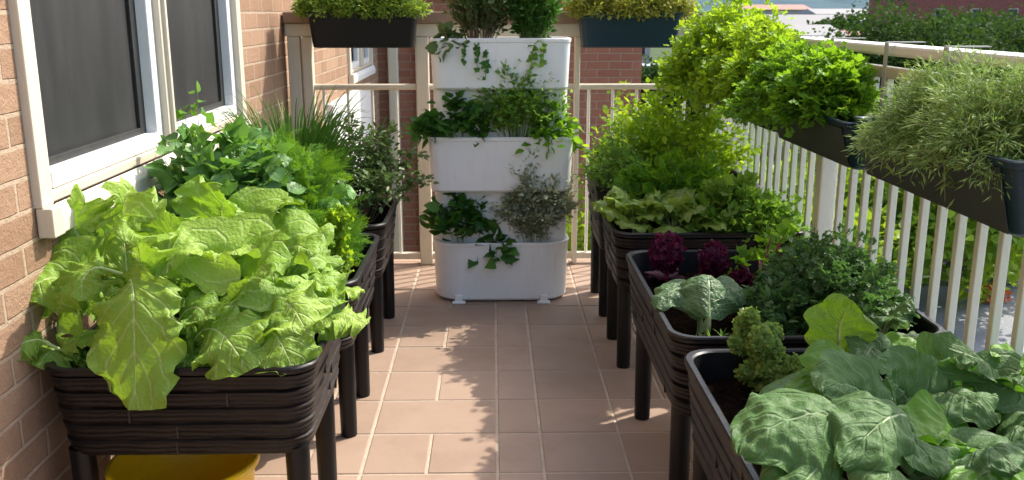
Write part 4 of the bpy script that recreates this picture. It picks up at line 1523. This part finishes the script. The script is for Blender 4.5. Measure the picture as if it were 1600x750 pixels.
GP = 'purple kale heads in the second right planter'
kale_head(0.585, 3.03, z2, 0.045, 0.130, 1, 'tallest purple kale head, an upright oval in the planter corner', GP)
kale_head(0.735, 2.98, z2, 0.040, 0.110, 2, 'round purple kale head between the oval one and the red stalks', GP)
kale_head(0.80, 2.90, z2, 0.026, 0.055, 3, 'smallest purple kale head, low at the foot of the red stalks', GP)
plant('beet_plant', (0.90, 3.00), 'beet with dark red stalks and sparse green leaves behind the dark parsley', 'plant', L['parsley'], L['red_stem'],
      [dict(z0=z2, rx=0.14, ry=0.10, h=0.20, n=14, per=3, twig=.01, tpl=['parsley', 'lobed'], size=0.05, tmin=.85, sr=.004, dome=.4)], seed=6)
plant('parsley_plant', (1.0, 2.66), 'dense dark green parsley mound beside the railing in the second right planter', 'plant', L['darkherb'], L['stem'],
      [dict(z0=z2, rx=0.20, ry=0.27, h=0.25, n=190, per=18, twig=.03, tpl=['parsley', 'parsley2'], size=0.029, tmin=.35, dome=.55),
       dict(z0=z2, c=(0.84, 2.56), rx=0.13, ry=0.16, h=0.15, n=50, per=12, twig=.02, tpl=['parsley', 'slim'], size=0.036, tmin=.3, dome=.5)], seed=7)
leafy('chard_plant', (1.06, 2.40, z2), 'blue green crinkled leaves at the railing corner of the second right planter', 'plant', L['savoy'], L['rib'],
      rosette((1.08, 2.42), 7, 0.13, 0.11, z2, 71, (0.3, 1.1), .4, .04), None, 'savoy', pet=(0.005, 0.004))

# --- third right planter: lettuce and parsley; fourth: tall bushes
z3 = 0.485
GLT = 'butterhead lettuces in the third right planter'
for i, (x, y, lab) in enumerate(((0.575, 3.66, 'butterhead lettuce at the walkway end of its row'), (0.715, 3.64, 'butterhead lettuce second from the walkway'), (0.85, 3.66, 'butterhead lettuce third from the walkway, touching the parsley'))):
    leafy('lettuce_plant', (x, y, z3), lab, 'plant', L['lettuce'], L['pale_stem'], rosette((x, y), 17, 0.155, 0.14, z3 + .02, 80 + i, (0.5, 1.25), .4, .035), GLT, 'savoy', pet=(0.005, 0.004))
plant('parsley_plant', (0.98, 3.62), 'light green flat parsley beside the lettuces with sprigs over the railing side', 'plant', L['frilly'], L['stem'],
      [dict(z0=z3, rx=0.24, ry=0.17, h=0.25, n=95, per=14, twig=.03, tpl=['parsley', 'parsley2', 'lobed'], size=0.050, tmin=.35, dome=.5),
       dict(z0=z3, c=(1.12, 3.52), rx=0.12, ry=0.10, h=0.14, n=24, per=9, twig=.03, tpl=['parsley'], size=0.05, tmin=.4, dome=.5, droop=.05)], seed=9)
plant('lovage_plant', (0.78, 3.86), 'dark feathery herb rising behind the butterhead lettuces', 'plant', L['parsley'], L['stem'],
      [dict(z0=z3, rx=0.26, ry=0.13, h=0.32, n=80, per=13, twig=.035, tpl=['parsley', 'frond'], size=0.055, tmin=.35, dome=.45)], seed=10)
z4 = 0.54
plant('bush_plant', (0.84, 4.38), 'tall yellow green leafy bush behind the lettuces', 'plant', L['bright'], L['stem'],
      [dict(z0=z4, rx=0.40, ry=0.30, h=0.50, n=190, per=24, twig=.045, tpl=['oval', 'broad', 'slim'], size=0.034, tmin=.25, dome=.55)], seed=11)
plant('wispy_plant', (0.58, 4.20), 'wispy yellow green plant leaning out beside the white tower', 'plant', L['frilly'], L['stem'],
      [dict(z0=z4, rx=0.17, ry=0.17, h=0.36, n=60, per=15, twig=.03, tpl=['oval', 'slim'], size=0.026, tmin=.3, dome=.5, lean=(-.03, -.03))], seed=12)

# --- left: second planter
plant('carrot_plant', (-0.72, 3.18), 'feathery bright green carrot tops spilling towards the walkway', 'plant', L['carrot'], L['stem'],
      [dict(z0=ZS, c=(-0.70, 3.16), rx=0.20, ry=0.24, h=0.46, n=220, per=10, twig=.03, tpl='frond', size=0.085, tmin=.4, dome=.6, base=.5),
       dict(z0=ZS, c=(-0.80, 3.28), rx=0.18, ry=0.17, h=0.48, n=70, per=10, twig=.03, tpl='frond', size=0.08, tmin=.4, dome=.5)], seed=13)
plant('bean_plant', (-0.90, 2.98), 'bushy broad leaved bean plant under the window sill', 'plant', L['broadleaf'], L['stem'],
      [dict(z0=ZS, rx=0.25, ry=0.20, h=0.54, n=120, per=9, twig=.05, tpl=['ovate', 'ovate', 'lobed'], size=0.062, tmin=.45, dome=.45, base=.35, sr=.003, up=1.0),
       dict(z0=ZS, c=(-0.82, 3.0), rx=0.16, ry=0.14, h=0.50, n=40, per=8, twig=.05, tpl=['ovate', 'parsley'], size=0.062, tmin=.55, dome=.4, base=.35, sr=.003, up=1.0)])
plant('basil_sprig', (-0.98, 3.05), 'pale upright sprigs rising in front of the window corner', 'plant', L['frilly'], L['stem'],
      [dict(z0=ZS, rx=0.10, ry=0.10, h=0.66, n=8, per=12, twig=.012, tpl=['oval', 'broad'], size=0.035, tmin=.55, dome=.25)], seed=14)
leafy('cucumber_plant', (-0.52, 3.28, ZS), 'two silvery rounded leaves at the edge of the carrot tops', 'plant', L['broadleaf'], L['stem'],
      [lf((520, 330, 3.1), (535, 285, 3.15), (552, 312, 3.08), 0.085, (0.3, -.7, .6), (-0.52, 3.28, ZS), seed=141, ruffle=.3),
       lf((500, 335, 3.06), (512, 305, 3.08), (535, 345, 3.0), 0.085, (0.2, -.7, .6), (-0.52, 3.28, ZS), seed=142, ruffle=.3)], None, 'collard', pet=(0.003, 0.002))
frill('curly_parsley', 'small lime green curly parsley column by the planter rim', L['bright'],
      [at(530, 408, 2.93), at(525, 385, 2.92), at(524, 350, 2.93), at(528, 330, 2.95)], [0.055, 0.035, 0.04, 0.03], 520, 0.020, 6, L['stem'], thick=.02)
plant('seedling_tuft', (-0.66, 2.90), 'low pale seedlings at the front of the second left planter', 'plant', L['bright'], L['stem'],
      [dict(z0=ZS, rx=0.09, ry=0.05, h=0.09, n=22, per=8, twig=.015, tpl=['lobed', 'oval'], size=0.024, tmin=.5)], seed=15)


# --- left: third planter: chives and olive bush
def chives(name, c, label, n, h, rx, ry, mat, seed):
    rng = np.random.default_rng(seed)
    t = thing(name, c, label, 'plant')
    mb = MB()
    for i in range(n):
        th, r = rng.uniform(0, 6.28), math.sqrt(rng.random())
        b = Vector((rx * .35 * r * math.cos(th), ry * .35 * r * math.sin(th), 0))
        hh = h * rng.uniform(.55, 1.05)
        e = Vector((rx * r * math.cos(th) * 1.1, ry * r * math.sin(th), hh * rng.uniform(.7, 1)))
        m = Vector((b.x + (e.x - b.x) * .25, b.y + (e.y - b.y) * .25, hh * .8))
        w = rng.uniform(.0022, .0045)
        pts = [bez(b, m, e, k / 7) for k in range(8)]
        if rng.random() < .3:
            pts += [pts[-1] + Vector((e.x - m.x, e.y - m.y, -.03)) * .3]
        mb.tube(pts, [w * (1 - .9 * (k / (len(pts) - 1)) ** 2) for k in range(len(pts))], 4, False)
    mb.build('foliage', mat, t)
    return t


chives('chive_clump', (-0.84, 3.86, ZS), 'tall grassy clump of chives before the corner post', 700, 0.62, 0.31, 0.22, L['chive'], 3)
plant('olive_herb', (-0.62, 4.08), 'dark olive small leaved bush leaning towards the white tower', 'plant', L['olive'], L['woody'],
      [dict(z0=ZS, rx=0.34, ry=0.22, h=0.42, n=70, per=48, twig=.045, tpl=['slim', 'oval'], size=0.029, tmin=.48, dome=.38, base=.25, lean=(.03, 0), sr=.0014)], seed=16)

# --- plants in the white tower
TX, TY = 0.035, 4.56
GT = 'herbs in the white tower'
plant('strawberry_plant', (TX - 0.20, TY - 0.05), 'dark green round leaved plant in the lowest trough of the tower', 'plant', L['mint'], L['stem'],
      [dict(z0=0.275, rx=0.17, ry=0.15, h=0.28, n=70, per=7, twig=.03, tpl=['round', 'heart', 'broad'], size=0.062, tmin=.5, dome=.55),
       dict(z0=0.275, c=(TX - 0.02, TY - .12), rx=0.12, ry=0.06, h=0.05, n=16, per=6, twig=.02, tpl=['heart'], size=0.055, tmin=.6, dome=.3, droop=.10)], GT, 17)
plant('thyme_bush', (TX + 0.15, TY - 0.04), 'rounded silvery grey thyme bush in the lowest trough of the tower', 'plant', L['thyme'], L['rose_stem'],
      [dict(z0=0.275, c=(TX + 0.16, TY - 0.06), rx=0.21, ry=0.17, h=0.50, n=210, per=60, twig=.04, tpl=['oval', 'slim'], size=0.024, tmin=.15, dome=.45, sr=.0010)], GT, 18)
plant('mint_plant', (TX - 0.20, TY - 0.06), 'dark glossy mint at the left end of the middle trough', 'plant', L['mint'], L['stem'],
      [dict(z0=0.795, rx=0.19, ry=0.15, h=0.20, n=60, per=9, twig=.04, tpl=['broad', 'round', 'heart'], size=0.047, tmin=.4, dome=.6),
       dict(z0=0.795, c=(TX - .30, TY - .1), rx=0.09, ry=0.06, h=0.12, n=12, per=7, twig=.02, tpl=['broad'], size=0.045, tmin=.5, lean=(-.06, 0))], GT, 19)
plant('oregano_plant', (TX + 0.08, TY - 0.04), 'airy light green herb with tiny leaves rising mid trough in the tower', 'plant', L['frilly'], L['stem'],
      [dict(z0=0.795, c=(TX + 0.08, TY - 0.08), rx=0.25, ry=0.15, h=0.40, n=190, per=30, twig=.035, tpl=['oval', 'slim'], size=0.025, sr=.0014, tmin=.3, dome=.5)], GT, 20)
plant('basil_plant', (TX + 0.24, TY - 0.07), 'green basil trailing over the right end of the middle trough', 'plant', L['parsley'], L['stem'],
      [dict(z0=0.795, rx=0.15, ry=0.15, h=0.20, n=60, per=10, twig=.04, tpl=['broad', 'oval'], size=0.038, tmin=.4, dome=.6, droop=.12)], GT, 21)
plant('tall_herb', (TX - 0.10, TY - 0.03), 'tall thin stemmed herb at the top of the white tower', 'plant', L['olive'], L['woody'],
      [dict(z0=1.255, rx=0.22, ry=0.14, h=0.42, n=110, per=34, twig=.04, tpl=['slim', 'oval'], size=0.026, tmin=.15, dome=.3, sr=.0014),
       dict(z0=1.255, c=(TX - .24, TY - .12), rx=0.07, ry=0.05, h=0.07, n=10, per=7, twig=.02, tpl=['broad'], size=0.05, tmin=.4, droop=.06)], GT, 22)
plant('marjoram_plant', (TX + 0.16, TY - 0.03), 'bushier green herb at the right of the tower top', 'plant', L['mint'], L['stem'],
      [dict(z0=1.255, rx=0.18, ry=0.14, h=0.38, n=110, per=34, twig=.04, tpl=['oval', 'slim'], size=0.028, tmin=.12, dome=.35, sr=.0014)], GT, 23)


def trailing(c, label, drops, mat, seed, n=16, size=0.034):
    rng = np.random.default_rng(seed)
    t = thing('trailing_ivy', c, label, 'plant', GT)
    off = Vector(c)
    cl, mb = Cloud(), MB()
    for (dx, dz) in drops:
        a = Vector(c) + Vector((dx, 0, 0.0))
        b = a + Vector((0, -0.035, 0.025))
        e = a + Vector((rng.uniform(-.03, .03), -0.055, -dz))
        pts = [bez(a, b, e, k / 8) for k in range(9)]
        mb.tube([p - off for p in pts], 0.0018, 5, False)
        u = rng.uniform(.15, 1, n)
        P = np.array([bez(a, b, e, q) for q in u])
        A = rng.normal(0, 1, (n, 3)) + np.array([0, -.6, -.4])
        cl.scatter(T1['heart'], P, A, rng.normal(0, .3, (n, 3)) + np.array([0, -1, .6]), size * rng.uniform(.6, 1.2, n))
    cl.build('foliage', mat, t)
    mb.build('stems', L['stem'], t)


trailing((TX - 0.11, TY - 0.115, 1.268), 'ivy strands hanging down the left of the top white trough', [(0, .13), (.05, .17), (-.05, .09)], L['mint'], 1)
trailing((TX + 0.155, TY - 0.115, 1.268), 'ivy strands hanging down the right of the top white trough', [(0, .15), (.04, .10)], L['frilly'], 2)

# --- sedum in the back railing boxes
for hb, lab, mt, sd in ((hb1, 'mat of pale green sedum in the black trough', L['sedum'], 24), (hb2, 'mat of yellow sedum in the dark blue trough', L['sedum_y'], 25)):
    x = hb.location.x
    plant('sedum_plant', (x, 5.0), lab, 'plant', mt, L['stem'],
          [dict(z0=1.375, c=(x + k, 4.965), rx=0.17, ry=0.12, h=0.19, n=130, per=26, twig=.03, tpl=['oval', 'slim'], size=0.022, tmin=.0, dome=.45, base=.8, droop=.05) for k in (-.17, 0, .17)], 'sedum mats in the back boxes', sd, stem_r=.0012)

# --- plants in the side railing boxes
plant('rocket_plant', (1.10, 4.05), 'big bright yellow green herb mass billowing from the far railing box', 'plant', L['bright'], L['stem'],
      [dict(z0=1.07, c=(1.06, 4.25), rx=0.34, ry=0.38, h=0.40, n=240, per=30, twig=.04, tpl=['parsley', 'lobed', 'oval'], size=0.028, tmin=.25, dome=.7, base=.22, droop=.12),
       dict(z0=1.07, c=(1.10, 3.85), rx=0.25, ry=0.36, h=0.30, n=210, per=30, twig=.04, tpl=['parsley', 'parsley2'], size=0.029, tmin=.25, dome=.7, base=.22, droop=.12),
       dict(z0=1.07, c=(0.96, 4.25), rx=0.20, ry=0.20, h=0.24, n=90, per=24, twig=.04, tpl=['parsley', 'lobed'], size=0.028, tmin=.25, dome=.6, base=.3, droop=.12),
       dict(z0=1.07, c=(1.06, 3.60), rx=0.20, ry=0.22, h=0.27, n=110, per=28, twig=.04, tpl=['parsley', 'parsley2'], size=0.028, tmin=.25, dome=.6, base=.3, droop=.12),
       dict(z0=1.07, c=(0.98, 3.95), rx=0.14, ry=0.3, h=0.16, n=100, per=18, twig=.03, tpl=['parsley2', 'lobed'], size=0.030, tmin=.25, dome=.5, base=.5, droop=.13)], seed=26)
plant('curly_parsley', (1.11, 3.06), 'lush curly parsley filling the middle railing box', 'plant', L['parsley'], L['stem'],
      [dict(z0=1.06, c=(1.06, 3.26), rx=0.23, ry=0.26, h=0.22, n=190, per=28, twig=.035, tpl=['parsley', 'parsley2'], size=0.029, tmin=.25, dome=.6, base=.28, droop=.10),
       dict(z0=1.06, c=(1.08, 3.02), rx=0.18, ry=0.22, h=0.21, n=190, per=28, twig=.035, tpl=['parsley', 'parsley2', 'lobed'], size=0.029, tmin=.25, dome=.6, base=.3, droop=.08)], seed=27)
plant('rosemary_bush', (1.12, 2.22), 'wiry grey green rosemary bush over the nearest railing box', 'plant', L['rosemary'], L['rose_stem'],
      [dict(z0=1.085, c=(1.10, 2.27), rx=0.20, ry=0.17, h=0.215, n=320, per=60, twig=.03, tpl=['needle'], size=0.021, tmin=.15, dome=.6, base=.35, droop=.11, crook=.02, sr=.0014),
       dict(z0=1.085, c=(1.11, 2.03), rx=0.19, ry=0.24, h=0.21, n=300, per=60, twig=.03, tpl=['needle'], size=0.021, tmin=.15, dome=.6, base=.35, droop=.09, crook=.02, sr=.0014),
       dict(z0=1.085, c=(1.03, 2.20), rx=0.08, ry=0.2, h=0.06, n=36, per=24, twig=.022, tpl=['needle'], size=0.032, tmin=.2, dome=.3, base=.5, droop=.16, crook=.03, sr=.0016)], seed=28)

# ------------------------------------------------------------------ outside: trees, shrubs, cars, buildings
def tree(name, x, y, z, h, rx, ry, crown_h, label, group, mat, seed, n=2600, leaf=0.16, clumps=26, trunk_r=0.1, cat='tree'):
    rng = np.random.default_rng(seed)
    t = thing(name, (x, y, z), label, cat, group)
    tr = MB()
    tr.tube([(0, 0, -.05), (0.03, 0.02, h * .3), (-.03, 0.03, h * .62), (0, 0, h * .92)], [trunk_r * 1.25, trunk_r, trunk_r * .7, trunk_r * .2], 9)
    ctr = []
    for i in range(clumps):
        d = rng.normal(0, 1, 3); d /= np.linalg.norm(d)
        rr = rng.uniform(.35, 1.0)
        c = np.array([rx * d[0] * rr, ry * d[1] * rr, h - crown_h / 2 + crown_h * .5 * d[2] * rr])
        ctr.append(c)
        if i % 2 == 0:
            s = Vector((0, 0, max(h * .22, c[2] - crown_h * .35)))
            tr.tube([s, (s + Vector(c)) / 2 + Vector((0, 0, .06 * h)), Vector(c)], [trunk_r * .4, trunk_r * .25, trunk_r * .08], 6)
    tr.build('trunk', L['bark'], t)
    cl = Cloud()
    per = n // clumps
    for c in ctr:
        sz = np.array([rx, ry, crown_h * .5]) * rng.uniform(.30, .48)
        d = rng.normal(0, 1, (per, 3)); d /= np.linalg.norm(d, axis=1, keepdims=True)
        P = np.array(c) + d * sz * rng.uniform(.35, 1.05, (per, 1)) + np.array([x, y, z])
        A = d + rng.normal(0, .7, (per, 3))
        N = rng.normal(0, .6, (per, 3)) + np.array([0, 0, .8])
        cl.scatter(T1['broad'], P, A, N, leaf * rng.uniform(.6, 1.3, per))
    cl.build('crown', mat, t)
    return t


# the leafy shrub right behind the back railing
tree('garden_shrub', 1.05, 6.7, GZ, 3.55, 0.75, 0.6, 2.6, 'yellow green garden shrub pressing up behind the back railing bars', None, L['shrub'], 51, 15000, 0.055, 54, 0.05, 'shrub')
GSH = 'garden shrubs beyond the side railing'
shr = [(5.0, 12.6, 2.45, 1.3, 'leafy shrub just beyond the pale paving, nearest the house corner'), (6.9, 13.2, 2.8, 1.4, 'tall bright shrub standing between two lower shrubs by the paving'),
       (8.3, 14.6, 2.3, 1.2, 'shrub beside the parked white van'), (3.3, 12.0, 2.5, 1.3, 'shrub seen through the far balusters of the side railing'), (5.9, 15.1, 2.9, 1.4, 'shrub standing at the street edge behind the paving')]
for i, (x, y, h, r, lab) in enumerate(shr):
    tree('garden_shrub', x, y, GZ, h, r, r * .9, h * .95, lab, GSH, L['shrub'], 60 + i, 5000, 0.13, 34, 0.06, 'shrub')
GTR = 'trees across the street'
trs = [(13.4, 30, 4.7, 2.7, 'dark round tree across the street, behind the shrubs'), (18.2, 33, 4.75, 3.2, 'dark bushy tree across the street, below the long red building'), (23.0, 34, 4.8, 3.2, 'dark tree across the street at the far right edge'),
       (8.6, 36, 2.6, 1.6, 'low tree across the street beside the grey roofed house'), (4.3, 24, 3.0, 1.7, 'tree across the street seen past the brick wall corner'), (2.9, 15, 2.6, 1.4, 'small tree beside the brick wall corner')]
for i, (x, y, h, r, lab) in enumerate(trs):
    tree('street_tree', x, y, GZ, h, r, r, h * .85, lab, GTR, L['tree'], 80 + i, 24000, 0.12, 60, 0.16)
plant('flower_patch', (7.6, 13.4), 'low orange red flowers on the pale paving edge', 'plant', mat_leaf('orange_petal', [(0.6, 0.12, 0.03), (0.7, 0.2, 0.05)], (0.7, 0.2, 0.05), 0.3), L['stem'],
      [dict(z0=GZ + .1, rx=0.22, ry=0.25, h=0.28, n=30, per=7, twig=.05, tpl=['round'], size=0.06, tmin=.6, sr=.008)], seed=29)

M['carw'] = mat_paint('white_car_paint', (0.78, 0.79, 0.80), 0.25, 0.05, 3, 0.0)
M['carb'] = mat_paint('blue_car_paint', (0.05, 0.16, 0.34), 0.25, 0.05, 3, 0.0)
M['cars'] = mat_paint('silver_car_paint', (0.42, 0.44, 0.46), 0.25, 0.05, 3, 0.0)
M['tyre'] = mat_paint('tyre_rubber', (0.015, 0.015, 0.016), 0.8, 0.2)
M['lamp'] = mat_paint('lamp_lens', (0.7, 0.7, 0.65), 0.15, 0.05)
M['tail'] = mat_paint('tail_lens', (0.45, 0.02, 0.02), 0.2, 0.05)


def car(x, y, rz, label, paint, van=False, group='parked cars'):
    t = thing('parked_van' if van else 'parked_car', (x, y, GZ + 0.004), label, 'van' if van else 'car', group, rz)
    L2, W2 = (2.35, 0.92) if van else (2.1, 0.86)
    if van:
        prof = [(-2.32, .38), (-2.35, .8), (-2.25, 1.95), (-2.1, 2.02), (0.9, 2.0), (1.15, 1.85), (1.75, 1.15), (2.25, .98), (2.35, .7), (2.33, .34)]
    else:
        prof = [(-2.1, .35), (-2.12, .78), (-2.0, .95), (-1.55, 1.0), (-1.0, 1.40), (0.35, 1.43), (1.0, 1.0), (1.9, .86), (2.1, .65), (2.08, .32)]
    mb = MB()
    rings = []
    for yy, ins in ((-W2, .10), (-W2 + .04, .02), (-W2 + .12, 0), (W2 - .12, 0), (W2 - .04, .02), (W2, .10)):
        c = 0.9
        ring = []
        for px, pz in prof:
            k = max(0.0, (pz - .95)) * 0.16
            yk = yy * (1 - k * .5)
            ring.append((px * (1 - ins * .08), yk, c + (pz - c) * (1 - ins * .4)))
        rings.append(ring)
    mb.loft(rings, True, True)
    mb.build('body', paint, t, 0.0, sharp=40)
    gm = MB()
    side = [(-0.95, 1.02), (0.85, 1.02), (0.3, 1.34), (-0.9, 1.34)] if not van else [(0.1, 1.2), (1.55, 1.2), (1.05, 1.78), (0.1, 1.82)]
    for s in (-1, 1):
        v = [(px, s * (W2 * (1 - max(0, pz - .95) * .08) + .006), pz) for px, pz in side]
        gm.add(v, [(0, 1, 2, 3) if s < 0 else (3, 2, 1, 0)])
    fw = [(1.01, 1.04), (0.42, 1.40)] if not van else [(1.72, 1.22), (1.2, 1.80)]
    gm.add([(fw[0][0] + .012, -W2 * .8, fw[0][1] + .01), (fw[0][0] + .012, W2 * .8, fw[0][1] + .01), (fw[1][0] + .012, W2 * .74, fw[1][1] + .01), (fw[1][0] + .012, -W2 * .74, fw[1][1] + .01)], [(0, 1, 2, 3)])
    rw = [(-1.53, 1.04), (-1.04, 1.38)] if not van else [(-2.345, 1.15), (-2.29, 1.75)]
    gm.add([(rw[0][0] - .02, W2 * .8, rw[0][1]), (rw[0][0] - .02, -W2 * .8, rw[0][1]), (rw[1][0] - .02, -W2 * .74, rw[1][1]), (rw[1][0] - .02, W2 * .74, rw[1][1])], [(0, 1, 2, 3)])
    gm.build('windows', M['glass'], t)
    for sx in (-1.3, 1.35):
        for sy in (-1, 1):
            w = MB()
            w.tube([(0, -0.1, 0), (0, 0.1, 0)], 0.32, 20)
            o = w.build('wheel', M['tyre'], t)
            o.location = (sx, sy * (W2 - .08), .32)
            rm = MB()
            rm.tube([(0, -.104, 0), (0, .104, 0)], 0.19, 14)
            rm.build('rim', M['steel'], o)
    for sy in (-1, 1):
        h = MB(); h.box(L2 - .12, L2 + .006, sy * .62 - .14, sy * .62 + .14, .62, .76)
        h.build('headlight', M['lamp'], t, 0.02)
        h = MB(); h.box(-L2 - .012, -L2 + .1, sy * .68 - .11, sy * .68 + .11, .72, .88)
        h.build('tail_light', M['tail'], t, 0.02)
    return t


car(10.4, 17.3, R(8), 'white van parked on the street beyond the balusters', M['carw'], True)
car(9.5, 56.0, R(80), 'silver car in the car park beside the brick wall corner', M['cars'])
car(12.2, 57.0, R(80), 'blue car in the car park next to the silver car', M['carb'])
car(15.5, 58.0, R(84), 'white car in the car park, far right of the blue car', M['carw'])

M['redb'] = mat_brick('far_red_brick', (0.24, 0.065, 0.055), (0.31, 0.10, 0.08), (0.3, 0.2, 0.17), 'XZ', 0.6, 0.2, 0.02)
M['greyroof'] = mat_paint('grey_roof', (0.20, 0.195, 0.19), 0.7, 0.3, 1.0, .1)
M['render'] = mat_paint('pale_render', (0.38, 0.34, 0.31), 0.8, 0.3, 0.6, .05)
M['rust'] = mat_paint('rust_roof', (0.28, 0.12, 0.085), 0.7, 0.3, 1.0, .1)


def building(x0, x1, y0, y1, h, wall, roof, label, floors=2, nwin=8, roof_h=0.0, name='building'):
    cx, cy = (x0 + x1) / 2, (y0 + y1) / 2
    t = thing(name, (cx, cy, GZ), label, 'building')
    W, D = (x1 - x0) / 2, (y1 - y0) / 2
    mb = MB(); mb.box(-W, W, -D, D, -.3, h)
    mb.build('wall', wall, t)
    r = MB()
    if roof_h:
        r.add([(-W - .4, -D - .4, h), (W + .4, -D - .4, h), (W + .4, D + .4, h), (-W - .4, D + .4, h), (-W, 0, h + roof_h), (W, 0, h + roof_h)],
              [(0, 1, 5, 4), (1, 2, 5), (2, 3, 4, 5), (3, 0, 4), (3, 2, 1, 0)])
    else:
        r.box(-W - .2, W + .2, -D - .2, D + .2, h + .002, h + .3)
    r.build('roof', roof, t)
    first = None
    for f in range(floors):
        for k in range(nwin):
            wx = -W + (k + .5) * 2 * W / nwin
            zz = .9 + f * (h - .4) / floors
            if first is None:
                fr = MB(); fr.box(-.44, .44, -.03, -.003, -.06, 1.26)
                first = w = fr.build('window', M['rail_tan'], t)
                wn = MB(); wn.box(-.38, .38, -.045, -.032, 0, 1.2)
                wn.build('pane', M['glass'], w)
            else:
                w = copy_tree(first, t)
            w.location = (wx, -D, zz)
    return t


building(38, 84, 84, 96, 8.2, M['redb'], M['greyroof'], 'long dark red brick building on the skyline behind the trees', 3, 14)
building(17.0, 23.5, 62, 70, 2.6, M['render'], M['greyroof'], 'low pale house with a grey pitched roof beyond the street', 1, 4, 1.0, 'house')
building(25.2, 29.5, 66, 72, 2.3, M['rust'], M['rust'], 'small rust coloured shed between the pale house and the red building', 1, 2, 0.9, 'shed')
building(6.5, 13, 78, 86, 3.0, M['render'], M['rust'], 'pale bungalow with a rust roof beyond the car park', 1, 4, 1.2, 'house')
GF = 'far trees in front of the skyline'
for i, (x, y, h, r, lab) in enumerate([(28.5, 56, 3.4, 2.6, 'far leafy tree left of the red building'), (34, 58, 4.0, 3.0, 'far broad tree below the middle of the red building'), (40, 60, 4.1, 3.2, 'far tree below the right half of the red building'), (21, 54, 2.2, 2.0, 'low far bush before the pale house'), (16, 64, 3.0, 2.2, 'far tree left of the pale house')]):
    tree('far_tree', x, y, GZ, h, r, r, h * .9, lab, GF, L['tree'], 120 + i, 5000, 0.30, 36, 0.2)

for i, (x, y, h, r, lab) in enumerate([(30, 72, 3.2, 3.0, 'far spreading tree right behind the low pale house'), (36, 95, 4.2, 4.0, 'far dark tree beyond the rust coloured shed'), (24, 88, 3.4, 3.6, 'far dark tree beyond the pale house'), (47, 120, 4.6, 5.0, 'distant tree at the foot of the blue hills'), (33, 125, 4.2, 5.0, 'distant bushy tree below the hills, left of the others')]):
    tree('far_tree', x, y, GZ, h, r, r, h * .9, lab, GF, L['tree'], 140 + i, 4000, 0.4, 34, 0.2)
building(27, 42, 105, 112, 3.0, M['render'], M['greyroof'], 'distant grey roofed terrace before the blue hills', 1, 6, 1.2, 'terrace')
building(48, 60, 140, 150, 4.2, M['rust'], M['greyroof'], 'distant rust walled warehouse below the hills', 1, 6, 0.8, 'warehouse')
building(46, 62, 185, 195, 5.0, M['render'], M['rust'], 'pale distant warehouse farthest away below the hills', 1, 6, 1.0, 'warehouse')
